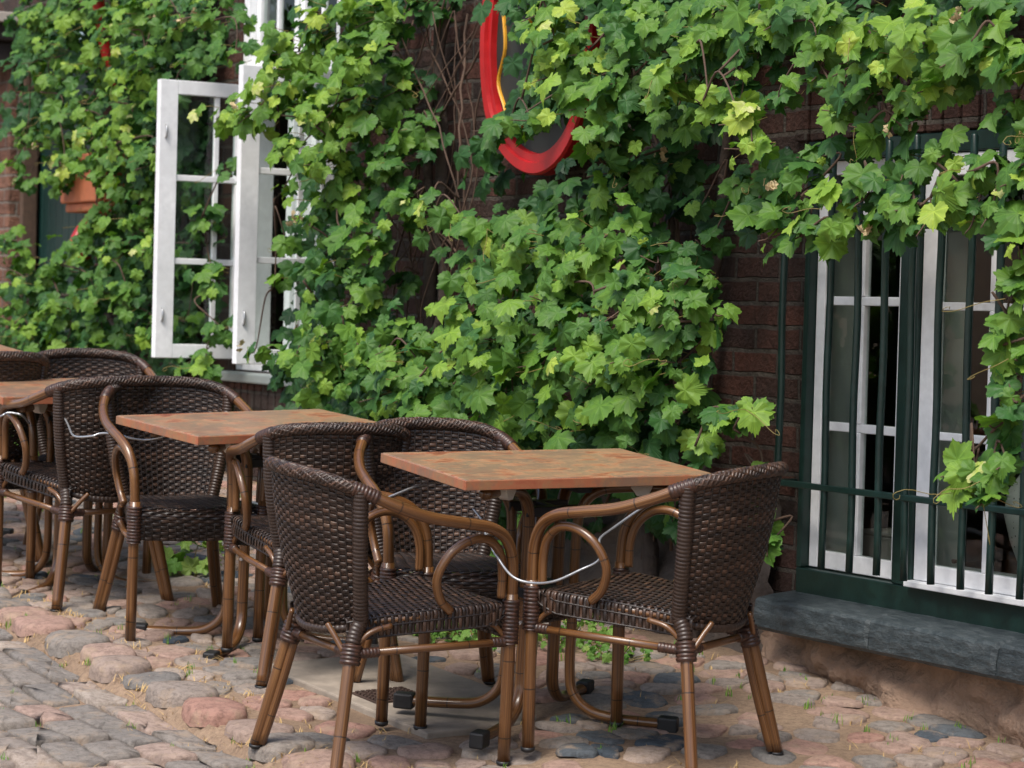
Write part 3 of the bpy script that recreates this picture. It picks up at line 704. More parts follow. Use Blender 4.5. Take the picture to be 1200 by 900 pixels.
# inner second glazing
sash(lw_, XL(-3.285), XL(-3.728), zl(1.475), zl(2.772), -.11, 2, 3, st=.05, bottom=.06)
def leaf(hs, ang, wd, z0, z1):
    e = bpy.data.objects.new('casement', None); COL.objects.link(e); e.parent = lw_
    # leaf local: x along leaf from the hinge, rotated so that it stands out of the wall
    e.matrix_local = Matrix.Translation((XL(hs), -.005, zl(z0))) @ Matrix.Rotation(R(ang), 4, 'Z')
    mb = MB(); st, d, h = .088, .045, z1-z0
    mb.box((0, -d/2, 0), (.055, d/2, h)); mb.box((wd-st, -d/2, 0), (wd, d/2, h)); mb.box((.055, -d/2+.001, 0), (wd-st, d/2-.001, .065)); mb.box((.055, -d/2+.001, h-.065), (wd-st, d/2-.001, h))
    zs = [.065+(h-.13)*i/3 for i in (1, 2)]
    for z in zs: mb.box((.055, -.014, z-.014), (wd-st, .014, z+.014))
    xm = .055+(wd-st-.055)*.32; ee = [.065]+zs+[h-.065]
    for i in range(3): mb.box((xm-.012, -.012, ee[i]+(.014 if i else 0)), (xm+.012, .012, ee[i+1]-(.014 if i < 2 else 0)))
    f = mb.build('leaf_frame', M['white_paint'], e, bevel=.003)
    mb = MB(); mb.box((.05, -.002, .06), (wd-st+.004, .002, h-.06)); mb.build('pane', M['glass'], e)
    for z in (.20, h-.24):
        for sy in (-1, 1):
            mb = MB(); y = sy*(d/2+.012); mb.tube([(wd-.03, sy*d/2, z-.03), (wd-.03, y, z-.022), (wd-.03, y, z+.022), (wd-.03, sy*d/2, z+.03)], .0055, 8); mb.build('catch', M['steel'], e, smooth=True)
    mb = MB()
    for z in (.1, h-.1): mb.tube([(-.006, 0, z-.04), (-.006, 0, z+.04)], .008, 8)
    mb.build('hinge', M['steel'], e)
    return e
leaf(-4.235, 90, .44, 1.476, 2.765)
leaf(-3.285, 90, .44, 1.476, 2.765)
mb = MB(); mb.box((XL(-4.40), -.10, zl(1.372)), (XL(-3.15), .10, zl(1.418))); mb.build('sill', M['sill_zinc'], lw_, bevel=.008)
mb = MB(); x = -4.38
while x < -3.22: mb.box((XL(x), -.02, zl(1.25)), (XL(x+.068), .06, zl(1.368))); x += .078
mb.build('brick_sill_course', M['brick'], lw_, bevel=.005)

# left house end: pier, door, eaves
o = empty('brick_pier', wmat(-7.55, 0, .9), 'pale weathered brick pier left of the dark green door', 'pier')
mb = MB(); mb.box((-.02, -.2, -.5), (.62, .06, 2.25)); mb.build('wall', M['brick_pale'], o, bevel=.01)
mb = MB(); mb.box((-.075, -.1, -.5), (-.021, -.005, 2.35)); mb.build('door_post', M['old_stem'], o, bevel=.01)
dr = empty('green_door', wmat(-7.1, -.12, .9), 'dark green board door half hidden by the vine, left side', 'door')
mb = MB()
for i in range(11): mb.box((-.80+.115*i, -.03, -.2), (-.80+.115*i+.109, 0, 2.3))
mb.box((-.82, -.06, -.2), (.48, -.031, 2.3)); mb.build('board_panel', M['dark_green_panel'], dr, bevel=.004)
mb = MB(); mb.box((-.78, 0.001, 1.95), (.42, .02, 2.08)); mb.build('ledge_board', M['dark_green_panel'], dr, bevel=.003)
ev = empty('eaves', wmat(-7.7, .2, 3.22), 'dark timber eaves jutting out at the top left corner', 'eaves')
mb = MB(); mb.box((-.25, -.3, 0), (2.2, .25, .10)); mb.box((-.2, -.3, -.12), (2.2, .12, -.002)); mb.build('beam', M['roof_timber'], ev, bevel=.01)
mb = MB(); mb.box((-.3, -.3, .102), (2.2, .35, .16)); mb.build('fascia', M['plaster_pale'], ev, bevel=.005)

# planter hung on a red hook
pl = empty('hanging_planter', wmat(-5.70, .16, 2.19) @ Matrix.Scale(1.5, 4), 'terracotta planter box on a red curved bracket beside the dark door', 'planter')
mb = MB(); V = []
a = [(-.20, -.09), (.20, -.09), (.20, .09), (-.20, .09)]
mb.prism([(p[0]*.85, p[1]*.8) for p in a], 0, .03); mb.box((-.19, -.085, .031), (.19, -.065, .17)); mb.box((-.19, .065, .031), (.19, .085, .17)); mb.box((-.19, -.064, .031), (-.17, .064, .17)); mb.box((.17, -.064, .031), (.19, .064, .17)); mb.box((-.17, -.064, .031), (.17, .064, .14))
mb.build('box', M['terracotta'], pl, bevel=.006)
mb = MB(); mb.box((-.205, -.10, .171), (.205, -.06, .195)); mb.box((-.205, .06, .171), (.205, .10, .195)); mb.box((-.205, -.059, .171), (-.165, .059, .195)); mb.box((.165, -.059, .171), (.205, .059, .195)); mb.build('rim', M['terracotta'], pl, bevel=.005)
mb = MB(); mb.tube(catmull([(.02, -.1, .06), (.04, .02, -.02), (.03, .08, -.10), (-.03, .10, -.16), (-.10, .09, -.15)], 6), .022, 10)
mb.tube(catmull([(0, -.1, .3), (0, -.02, .5), (-.03, .04, .72), (-.08, .05, .84)], 6), .022, 10)
mb.build('bracket', M['red_paint'], pl, smooth=True)

# red rimmed painted shield
sg = empty('painted_shield', wmat(-1.25, .10, 2.25), 'red rimmed dark shield with yellow painted drops, half hidden by the vine', 'sign')
Q = [(-1.63, 2.95), (-1.645, 2.72), (-1.60, 2.50), (-1.50, 2.36), (-1.36, 2.27), (-1.20, 2.235), (-1.05, 2.27), (-.93, 2.37), (-.86, 2.52), (-.83, 2.72), (-.84, 2.95), (-1.0, 3.1), (-1.23, 3.14), (-1.48, 3.08)]
Qc = catmull([(p[0], p[1], 0) for p in Q+[Q[0]]], 6)
c0 = np.array([-1.24, 2.70])
mb = MB(); nQ = len(Qc)
ring = [np.array([(c0+(Qc[:, :2]-c0)*k) for k in (1.0, .97, .87, .84)])]
V = []; 
for k, y in ((1.0, 0), (1.0, .052), (.985, .062), (.905, .062), (.895, .048), (.835, .048), (.825, .02)):
    for q in Qc: p = c0+(q[:2]-c0)*k; V.append((-(p[0]+1.25), y, p[1]-2.25))
F = [(r_*nQ+i, r_*nQ+i+1, (r_+1)*nQ+i+1, (r_+1)*nQ+i) for r_ in range(6) for i in range(nQ-1)]
mb.add(V, F); mb.build('rim', M['red_paint'], sg)
mb = MB(); V = [(-(c0[0]+(q[0]-c0[0])*.83+1.25), y, c0[1]+(q[1]-c0[1])*.83-2.25) for y in (0.0, .024) for q in Qc[:-1]]; m_ = nQ-1
mb.add(V, [tuple(range(m_)), tuple(range(m_, 2*m_))[::-1]]+[(i, (i+1) % m_, m_+(i+1) % m_, m_+i) for i in range(m_)]); mb.build('board', M['black_board'], sg)
mb = MB()
mb.tube(catmull([(-(s+1.25), .028, z-2.25) for s, z in ((-1.52, 2.86), (-1.50, 2.72), (-1.545, 2.60), (-1.49, 2.50), (-1.47, 2.44))], 6), .009, 6, flat=.5)
mb.build('painted_line', M['yellow_paint'], sg)
for s, z in ((-1.40, 2.515), (-1.34, 2.50), (-1.27, 2.49), (-1.21, 2.49), (-1.13, 2.51), (-1.06, 2.52), (-1.42, 2.46), (-1.36, 2.44), (-1.05, 2.60), (-1.15, 2.85), (-1.22, 2.87), (-1.00, 2.78), (-.98, 2.68), (-1.30, 2.82)):
    mb = MB(); mb.tube([(-(s+1.25), .030, z-2.25-.026), (-(s+1.25), .030, z-2.25-.012), (-(s+1.25), .030, z-2.25+.004), (-(s+1.25), .030, z-2.25+.024)], [.004, .015, .014, .003], 8, flat=.35); mb.build('painted_drop', M['yellow_paint'], sg)

# shoots of the vines: (distance along the wall, out from it, height, radius, leaf brightness)
CL = {'A':[(-3.02,0.62,2.52,0.094,0.85),(-2.73,0.6,2.53,0.12,0.8),(-2.51,0.55,2.62,0.145,0.78),(-2.55,0.5,2.76,0.156,0.68),(-2.38,0.45,2.86,0.154,0.62),(-2.16,0.42,2.71,0.152,0.66),(-2.22,0.3,2.89,0.153,0.5),(-2.26,0.48,2.51,0.152,0.72),(-2.46,0.55,2.35,0.103,0.7),(-2.28,0.48,2.31,0.143,0.62),(-2.19,0.36,2.48,0.142,0.62),(-2.39,0.45,2.12,0.11,0.55),(-2.68,0.5,2.2,0.049,0.7),(-2.73,0.5,1.83,0.046,0.6),(-2.63,0.5,1.99,0.042,0.6),(-2.4,0.45,1.9,0.11,0.4),(-2.41,0.42,1.69,0.117,0.35),(-2.9,0.5,1.56,0.057,0.6),(-2.52,0.5,1.52,0.055,0.6),(-2.28,0.35,2.21,0.143,0.5),(-2.12,0.4,1.97,0.141,0.45),(-2.1,0.42,1.77,0.151,0.5),(-2.08,0.5,1.6,0.15,0.62),(-2.19,0.52,1.46,0.128,0.55),(-1.81,0.52,1.51,0.146,0.5),(-1.61,0.48,1.61,0.144,0.5),(-1.66,0.5,1.42,0.135,0.5),(-1.36,0.5,1.49,0.14,0.48),(-2.14,0.2,2.62,0.122,0.42),(-2.06,0.18,2.45,0.101,0.4),(-2.08,0.28,2.31,0.128,0.42),(-1.99,0.3,2.14,0.113,0.5),(-1.7,0.32,2.1,0.084,0.6),(-1.39,0.34,2.05,0.076,0.5),(-1.35,0.5,1.37,0.118,0.45),(-0.99,0.52,1.54,0.15,0.5),(-1.07,0.5,1.72,0.136,0.55),(-0.72,0.54,1.63,0.146,0.5),(-1.06,0.46,1.9,0.127,0.5),(-0.74,0.5,1.84,0.141,0.5),(-0.89,0.42,2.02,0.126,0.5),(-0.55,0.48,1.95,0.138,0.55),(-0.41,0.54,1.78,0.142,0.5),(-0.39,0.56,1.58,0.141,0.45),(-0.68,0.52,1.43,0.14,0.45),(-0.39,0.52,1.38,0.127,0.45),(-0.23,0.5,1.9,0.134,0.6),(-0.12,0.56,1.7,0.132,0.5),(-0.06,0.56,1.54,0.136,0.5),(-0.15,0.5,1.4,0.124,0.4),(0.1,0.54,1.78,0.129,0.5),(0.13,0.54,1.62,0.129,0.48),(0.1,0.5,1.46,0.129,0.42),(-0.12,0.44,1.98,0.116,0.45),(0.09,0.44,1.9,0.108,0.45),(0.29,0.5,1.74,0.111,0.5),(0.28,0.46,1.6,0.111,0.42),(0.26,0.42,1.84,0.091,0.5),(0.37,0.4,1.74,0.063,0.5),(0.26,0.44,1.44,0.112,0.4),(0.04,0.42,1.32,0.109,0.4),(0.3,0.4,1.35,0.09,0.45),(0.48,0.4,1.42,0.068,0.5),(0.59,0.4,1.46,0.041,0.6),(-1.08,0.5,1.35,0.121,0.4),(-0.39,0.36,2.11,0.103,0.3),(-0.8,0.34,2.07,0.077,0.35),(0.5,0.3,1.17,0.039,0.45),(0.52,0.3,1.11,0.044,0.45),(0.55,0.3,1.05,0.037,0.45),(0.48,0.3,1.25,0.034,0.4),(0.01,0.3,1.09,0.039,0.4),(-0.19,0.34,1.2,0.079,0.35),(-0.34,0.38,1.25,0.097,0.35),(-0.88,0.44,1.3,0.119,0.35),(-0.65,0.4,1.24,0.099,0.3),(-1.13,0.4,1.23,0.092,0.3),(-0.82,0.36,1.03,0.078,0.45),(-0.9,0.36,0.88,0.072,0.45),(-2.07,0.15,2.92,0.101,0.25),(-2.38,0.5,1.32,0.075,0.45),(-1.87,0.45,1.31,0.098,0.4),(-2.17,0.2,1.84,0.068,0.25)],'B':[(-0.86,0.5,2.37,0.077,0.5),(-0.65,0.5,2.39,0.064,0.45),(-0.56,0.5,2.74,0.092,0.6),(-0.5,0.5,2.66,0.115,0.62),(-0.49,0.5,2.54,0.097,0.6),(-0.34,0.46,2.6,0.119,0.5),(-0.26,0.5,2.42,0.117,0.5),(-0.26,0.45,2.32,0.073,0.45),(-0.22,0.4,2.68,0.118,0.4),(-0.13,0.42,2.5,0.116,0.4),(-0.17,0.42,2.34,0.117,0.35),(-0.32,0.36,2.21,0.091,0.3),(-0.22,0.34,2.19,0.101,0.28),(0.04,0.4,2.63,0.115,0.35),(-0.2,0.2,2.24,0.085,0.22),(-0.03,0.2,2.1,0.072,0.2),(-0.23,0.26,2.09,0.085,0.28),(0.09,0.25,1.97,0.06,0.3),(-0.22,0.15,2.1,0.063,0.2),(0.25,0.5,2.47,0.096,0.7),(0.36,0.48,2.55,0.095,0.5),(0.1,0.4,2.36,0.092,0.35),(0.53,0.56,2.37,0.077,0.85),(0.75,0.6,2.31,0.08,0.9),(0.82,0.6,2.23,0.064,0.7),(0.4,0.42,2.62,0.11,0.4),(0.63,0.45,2.53,0.107,0.4),(0.76,0.45,2.62,0.106,0.5),(0.91,0.45,2.53,0.089,0.5),(0.82,0.5,2.41,0.065,0.45),(1.11,0.5,2.33,0.058,0.5),(0.98,0.48,2.44,0.064,0.45),(1.23,0.5,2.27,0.048,0.45),(1.4,0.5,2.26,0.047,0.45),(0.62,0.5,2.4,0.076,0.6),(1.03,0.45,2.57,0.093,0.5),(1.14,0.48,2.45,0.082,0.5),(1.24,0.5,2.52,0.091,0.6),(1.36,0.5,2.42,0.089,0.6),(1.25,0.5,2.36,0.071,0.5),(1.4,0.5,2.33,0.066,0.5),(1.52,0.52,2.5,0.097,0.75),(1.54,0.5,2.37,0.088,0.6),(1.67,0.52,2.44,0.091,0.6),(1.76,0.52,2.52,0.094,0.55),(1.84,0.52,2.41,0.084,0.6),(1.82,0.5,2.28,0.071,0.5),(0.6,0.4,2.62,0.103,0.4),(0.28,0.4,2.66,0.107,0.4),(2.01,0.5,2.42,0.131,0.5),(2.05,0.5,2.21,0.13,0.5)],'D':[(0.69,0.5,2.04,0.066,0.35),(0.83,0.52,1.98,0.075,0.45),(0.7,0.45,2.13,0.066,0.3),(0.94,0.5,2.1,0.084,0.4),(0.99,0.52,1.99,0.068,0.4),(1.08,0.52,1.94,0.044,0.4),(1.19,0.55,2.04,0.076,0.6),(1.28,0.52,2.09,0.076,0.45),(1.33,0.52,2.01,0.066,0.5),(1.43,0.5,2.04,0.075,0.45),(1.52,0.5,2.02,0.06,0.5),(1.38,0.48,2.15,0.061,0.4),(1.11,0.45,2.23,0.053,0.4),(0.93,0.45,2.2,0.054,0.35),(0.64,0.4,2.2,0.061,0.35),(1.58,0.5,2.18,0.055,0.5),(0.49,0.4,2.14,0.052,0.3),(1.97,0.56,1.91,0.052,0.55),(1.95,0.56,1.8,0.044,0.55),(1.9,0.56,1.69,0.04,0.55),(1.69,0.55,2.06,0.077,0.6),(1.79,0.55,2.13,0.071,0.55),(1.85,0.56,2.04,0.075,0.6),(1.93,0.56,2.1,0.07,0.6),(1.94,0.56,1.98,0.053,0.5),(1.76,0.55,2.0,0.045,0.5),(1.96,0.56,1.84,0.044,0.5),(1.92,0.56,1.75,0.035,0.5),(1.97,0.56,1.65,0.044,0.5),(1.89,0.55,1.61,0.031,0.55),(1.96,0.56,1.54,0.039,0.45),(1.89,0.55,1.48,0.031,0.45),(1.74,0.56,1.35,0.038,0.6),(1.81,0.56,1.36,0.04,0.65),(1.88,0.56,1.34,0.037,0.6),(1.77,0.56,1.3,0.033,0.6),(1.87,0.56,1.3,0.029,0.5),(1.93,0.56,1.39,0.026,0.5)],'L':[(-6.29,0.3,3.24,0.158,0.5),(-5.76,0.3,3.22,0.171,0.55),(-5.2,0.32,3.1,0.164,0.6),(-4.78,0.3,3.11,0.159,0.5),(-4.47,0.25,3.09,0.123,0.4),(-4.05,0.25,3.05,0.143,0.45),(-3.79,0.25,2.87,0.109,0.4),(-4.31,0.2,2.88,0.105,0.3),(-5.82,0.32,3.02,0.153,0.55),(-5.25,0.34,2.91,0.147,0.55),(-4.67,0.34,2.89,0.141,0.55),(-6.13,0.3,2.87,0.138,0.5),(-6.34,0.3,3.02,0.103,0.5),(-4.83,0.36,2.72,0.143,0.6),(-5.54,0.32,2.74,0.133,0.45),(-4.48,0.28,2.72,0.115,0.4),(-4.68,0.25,2.94,0.116,0.4),(-5.87,0.34,2.67,0.127,0.5),(-5.24,0.38,2.55,0.147,0.6),(-4.77,0.38,2.53,0.142,0.6),(-4.53,0.34,2.4,0.115,0.45),(-5.99,0.34,2.56,0.091,0.6),(-5.73,0.36,2.44,0.107,0.6),(-4.99,0.38,2.37,0.136,0.6),(-5.28,0.36,2.4,0.104,0.5),(-4.69,0.34,2.3,0.116,0.5),(-5.84,0.34,2.34,0.099,0.5),(-6.53,0.3,2.61,0.076,0.55),(-6.74,0.3,2.48,0.067,0.6),(-6.51,0.3,2.38,0.057,0.5),(-4.73,0.34,2.14,0.117,0.5),(-5.27,0.36,2.1,0.104,0.5),(-4.55,0.32,1.99,0.115,0.45),(-4.95,0.34,1.95,0.119,0.5),(-5.51,0.36,1.96,0.115,0.55),(-5.83,0.38,1.87,0.126,0.55),(-6.45,0.36,1.96,0.113,0.6),(-6.3,0.38,1.73,0.14,0.55),(-5.69,0.38,1.69,0.134,0.5),(-5.24,0.36,1.76,0.121,0.5),(-4.82,0.34,1.75,0.117,0.45),(-4.74,0.3,1.58,0.1,0.4),(-5.27,0.3,1.57,0.113,0.45),(-5.66,0.34,1.54,0.125,0.5),(-6.21,0.36,1.53,0.13,0.5),(-6.57,0.36,1.57,0.114,0.5),(-6.67,0.36,2.06,0.076,0.5),(-4.47,0.2,1.96,0.115,0.35),(-4.22,0.2,2.11,0.105,0.35),(-4.1,0.2,1.84,0.112,0.4),(-4.4,0.2,1.67,0.106,0.4),(-3.98,0.2,1.62,0.103,0.4),(-4.43,0.18,2.28,0.09,0.3),(-4.56,0.22,1.55,0.091,0.4),(-3.93,0.3,1.44,0.078,0.4),(-4.19,0.3,1.44,0.072,0.4),(-3.97,0.18,2.35,0.079,0.35),(-5.19,0.3,2.21,0.086,0.5)]}
# ------------------------------------------------------------------ leaves
def leaf_template(seed):
    r_ = random.Random(seed)
    half = [(0, 1.0), (5, .88), (9, .91), (14, .80), (18, .83), (24, .72), (28, .70), (33, .80), (38, .79), (44, .91), (49, .95), (54, .84), (59, .87), (65, .76), (71, .71), (77, .70), (83, .79), (90, .77), (97, .85), (103, .74), (110, .76), (119, .66), (128, .68), (139, .60), (149, .58), (159, .50), (169, .36), (175, .20)]
    pts = []
    for a, r in half: pts.append((a, r*(1+r_.gauss(0, .035))))
    for a, r in half[:0:-1]: pts.append((360-a, r*(1+r_.gauss(0, .035))))
    n = len(pts); bend = r_.uniform(.05, .42); fold = r_.uniform(-.08, .34); tw = r_.uniform(-.15, .15); lob = r_.uniform(.02, .2)
    def lift(x, y):
        rr = math.hypot(x, y); a = math.atan2(x, y)
        return -bend*rr*rr + fold*abs(x) + tw*x*y - lob*math.cos(a*3.5)*rr*rr + .05*math.sin(7*a+seed)*rr
    V = [(0, 0, 0)]; UV = [(0, 0)]
    for k in (.5, 1.0):
        for a, r in pts:
            ra = R(a); rr = r*k if k == 1 else (.55*min(r, .62)+.45*.5)*.75
            x, y = rr*math.sin(ra), rr*math.cos(ra)+0; V.append((x, y, lift(x, y))); UV.append((x, y))
    F = [(0, 1+(i+1) % n, 1+i) for i in range(n)]+[(1+i, 1+(i+1) % n, 1+n+(i+1) % n, 1+n+i) for i in range(n)]
    return np.array(V), F, np.array(UV)
LT = [leaf_template(i) for i in range(8)]
NW = np.array(N); UW = np.array(U)
class Foliage:
    def __init__(s): s.groups = [[] for _ in LT]; s.pet = []
    def leaf(s, pos, nrm, tip, size, tint):
        nrm = nrm/np.linalg.norm(nrm); tip = tip-nrm*tip.dot(nrm); tip /= np.linalg.norm(tip)+1e-9; x = np.cross(tip, nrm)
        s.groups[random.randrange(len(LT))].append((np.concatenate([x*size*random.uniform(.88, 1.06), tip*size, nrm*size]).reshape(3, 3), pos, tint))
    def build(s, parent, inv, mat='vine_leaf', name='foliage'):
        mb = MB()
        for (V, F, UV), g in zip(LT, s.groups):
            if not g: continue
            B = np.array([q[0] for q in g]); P = np.array([q[1] for q in g]); T_ = np.array([q[2] for q in g])
            W_ = np.einsum('vk,gkc->gvc', V, B)+P[:, None]
            n = len(V); Fa = []
            for i in range(len(g)): Fa += [tuple(k+i*n for k in f) for f in F]
            mb.add(W_.reshape(-1, 3), Fa, np.tile(UV, (len(g), 1)), np.repeat(T_, n))
        V = np.concatenate(mb.v); A = np.array(inv); V = V@A[:3, :3].T+A[:3, 3]; mb.v = [V]; mb.uv = [np.concatenate(mb.uv)]; mb.t = [np.concatenate(mb.t)]
        return mb.build(name, M[mat], parent, smooth=False)
VIEWISH = UW*.55+NW*.8          # open, downhill side of the lane, whose light is put into the leaf tint
def clump(fo, c, r, tint, dens=1.0, size=.066, twigs=None):
    n = int(max(4, dens*r*r/.021*42)); c = np.array(c)
    axis_ = rng.normal(0, 1, 3)
    for i in range(n):
        d = rng.normal(0, 1, 3); d /= np.linalg.norm(d); q = abs(rng.normal(0, .55)); q = min(q, 1.15)
        p = c+d*r*(.35+.75*q)*np.array([1.12, 1.12, 1.0])
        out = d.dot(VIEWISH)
        nr = NW*.65+UW*.32+np.array([0, 0, .55])+d*.45+rng.normal(0, .42, 3)
        tip = np.array([0, 0, -1.])+d*.35+rng.normal(0, .55, 3)
        sz = size*random.choice((random.uniform(.5, .9), random.uniform(.8, 1.25)))
        young = random.random() < (.10 if tint < .6 else .22)
        tn = tint*.66+.10+rng.normal(0, .11)+(.10 if out > .25 else -.06)+(.24 if young else 0)  # lane side of the clump painted lighter as if lit, wall side darker
        if young: sz *= .62
        fo.leaf(p, nr, tip, sz, float(np.clip(tn, 0, .97)))
        if random.random() < .35 and twigs is not None:
            b = p-nr/np.linalg.norm(nr)*.02; twigs.append((p, b+np.array([0, 0, .02])-NW*.05+(c-p)*.25))
PXC = []
def vine(name, keys, label, trunks, roots, filler, stems=()):
    """roots: list of (s, off, z) stem paths; every clump is joined to the nearest stem point"""
    s0 = trunks[0][0]
    root = empty(name, wmat(s0[0], s0[1], s0[2]), label, 'vine'); inv = root.matrix_world.inverted()
    fo = Foliage(); tw = []
    nodes = []
    mbT = MB()
    for path in trunks:
        P = catmull([np.array(WP(*q[:3])) for q in path], 8); rr = np.interp(np.linspace(0, 1, len(P)), np.linspace(0, 1, len(path)), [q[3] for q in path])
        P = P+np.array([[.012*noise.noise(Vector((i*.5, k*7., 1))) for k in range(3)] for i in range(len(P))])
        rr = rr*(1+.12*np.array([noise.noise(Vector((i*.8, 5, 2))) for i in range(len(P))]))
        mbT.tube(P, rr, 9, t=.5); nodes += list(P[3:])
    A = np.array(inv); fix = lambda mb: [setattr(mb, 'v', [v@A[:3, :3].T+A[:3, 3] for v in mb.v])]
    fix(mbT); mbT.build('trunk', M['bark'], root, smooth=True)
    for path in stems:
        P = catmull([np.array(WP(*q[:3])) for q in path], 8); P = P+rng.normal(0, .004, P.shape)
        mb = MB(); mb.tube(P, path[0][3] if len(path[0]) > 3 else .007, 6); fix(mb); mb.build('stem', M['old_stem'], root, smooth=True); nodes += list(P)
    NP = np.array(nodes); mb = MB()
    for key in keys:
        for (s, off, z, r, tn) in CL[key]:
            c = np.array(WP(s, off, z)); clump(fo, c, r, tn, 1.0, .053 if key == 'L' else .060, tw)
            dd = ((NP-c)**2).sum(1); b = NP[dd.argmin()]
            m1 = (b+c)/2+np.array([0, 0, .06])-NW*.03+rng.normal(0, .03, 3)
            P = catmull([b, m1, c, c+NW*r*.6+rng.normal(0, .02, 3)-np.array([0, 0, r*.3])], 5); mb.tube(P, np.linspace(.0045, .0018, len(P)), 5)
            NP = np.concatenate([NP, P[5:]])
    fix(mb); tag(mb.build('shoots', M['old_stem'], root, smooth=True), kind='stuff')
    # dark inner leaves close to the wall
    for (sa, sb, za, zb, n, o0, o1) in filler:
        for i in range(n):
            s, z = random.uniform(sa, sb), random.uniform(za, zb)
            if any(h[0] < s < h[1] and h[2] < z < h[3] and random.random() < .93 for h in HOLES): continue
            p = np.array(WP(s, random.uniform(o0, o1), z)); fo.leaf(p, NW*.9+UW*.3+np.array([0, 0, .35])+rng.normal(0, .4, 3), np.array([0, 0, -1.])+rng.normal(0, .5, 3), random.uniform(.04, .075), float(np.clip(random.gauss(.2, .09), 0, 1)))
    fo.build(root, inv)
    mb = MB()
    for a, b in tw: mb.tube(np.array([a, (a+b)/2+rng.normal(0, .004, 3), b]), .0013, 4, caps=False)
    for i in range(22):   # curling tendrils
        k = random.choice(keys); s, off, z, r, tn = random.choice(CL[k]); c = np.array(WP(s, off, z))+NW*r*.8; d = rng.normal(0, 1, 3); d[2] = -abs(d[2])*.6; d += NW*.6; d /= np.linalg.norm(d); e = rng.normal(0, 1, 3); e /= np.linalg.norm(e)
        L = random.uniform(.06, .16); P = [c+d*L*q+e*.014*math.sin(q*6)*q for q in np.linspace(0, 1, 8)]
        P += [P[-1]+d*.010*math.sin(q)+e*.010*(1-math.cos(q)) for q in (1, 2, 3, 4, 5)]
        mb.tube(np.array(P), .0010, 4, caps=False)
    fix(mb); tag(mb.build('tendrils', M['young_stem'], root, smooth=True), kind='stuff')
    f2 = Foliage()
    for i in range(5):
        k = random.choice(keys); s, off, z, r, tn = random.choice(CL[k]); c = np.array(WP(s, off, z))+NW*r*.95+rng.normal(0, .03, 3)
        for q in range(5): f2.leaf(c+rng.normal(0, .012, 3), rng.normal(0, 1, 3)+NW, rng.normal(0, 1, 3), random.uniform(.010, .020), .5)
    tag(f2.build(root, inv, 'dry_leaf', 'withered_tips'), kind='stuff')
    return root
HOLES = [(-1.78, -1.35, 2.42, 3.3), (-1.5, -.9, 2.2, 2.42), (-2.75, -1.62, 1.62, 2.15), (-2.35, -1.70, 2.05, 2.95), (-.85, -.15, 1.6, 2.6), (-.2, .25, 1.2, 2.1), (-4.45, -3.30, 1.4, 3.4)]
vine('grape_vine', ['A'], 'big green grape vine covering the wall between the open window and the right chair',
     [[(-.42, .16, .50, .035), (-.40, .12, .80, .03), (-.50, .08, 1.2, .026), (-.38, .06, 1.7, .022), (-.42, .07, 2.3, .02), (-.30, .06, 3.0, .017), (-.35, .06, 3.6, .012)],
      [(-.40, .19, .52, .028), (-.22, .10, .82, .022), (-.33, .09, 1.25, .02), (-.55, .09, 1.9, .018), (-.45, .06, 2.6, .015), (-.62, .06, 3.4, .01)],
      [(-2.2, .10, .55, .035), (-2.10, .08, 1.1, .03), (-2.18, .07, 1.7, .028), (-2.08, .08, 2.3, .026), (-2.16, .07, 3.0, .022), (-2.1, .06, 3.6, .018)],
      [(-2.1, .12, .55, .026), (-2.3, .08, 1.2, .022), (-2.0, .1, 1.8, .02), (-2.22, .08, 2.4, .018), (-1.98, .08, 3.1, .015)]], None,
     [(-3.3, -.1, 1.1, 3.3, 900, .04, .26), (-3.3, -1.2, .95, 1.6, 400, .04, .3), (-1.2, .0, .95, 1.3, 50, .04, .2)],
     stems=[[(-2.2+random.uniform(-.35, .45), random.uniform(.03, .16), random.uniform(.9, 1.5), random.uniform(.002, .006)), (-2.15+random.uniform(-.3, .35), random.uniform(.04, .18), 1.8), (-2.1+random.uniform(-.3, .3), random.uniform(.04, .2), 2.3), (-2.1+random.uniform(-.4, .5), random.uniform(.04, .2), 2.9)] for i in range(16)] +
           [[(-.5+random.uniform(-.3, .3), random.uniform(.04, .12), random.uniform(.7, 1.5), random.uniform(.002, .006)), (-.45+random.uniform(-.2, .25), random.uniform(.04, .15), 1.9), (-.4+random.uniform(-.3, .3), random.uniform(.04, .15), 2.6)] for i in range(9)])
vine('grape_vine', ['B', 'D'], 'grape vine hanging over the lintel and bars of the right window',
     [[(-.18, .14, .50, .024), (-.10, .10, .85, .02), (-.16, .08, 1.4, .018), (-.12, .07, 2.0, .017), (.02, .08, 2.55, .015), (.6, .12, 2.68, .012), (1.5, .14, 2.72, .009)],
      [(-.12, .12, 2.0, .012), (-.7, .08, 2.6, .011), (-1.3, .08, 2.95, .009)]], None,
     [(-1.6, -.1, 2.35, 3.3, 520, .04, .26), (-.1, 2.3, 2.6, 3.3, 420, .03, .3)],
     stems=[[(-.05, .12, 2.2, .006), (.3, .3, 2.1), (.7, .45, 2.05), (1.1, .5, 2.08), (1.5, .5, 2.05)]])
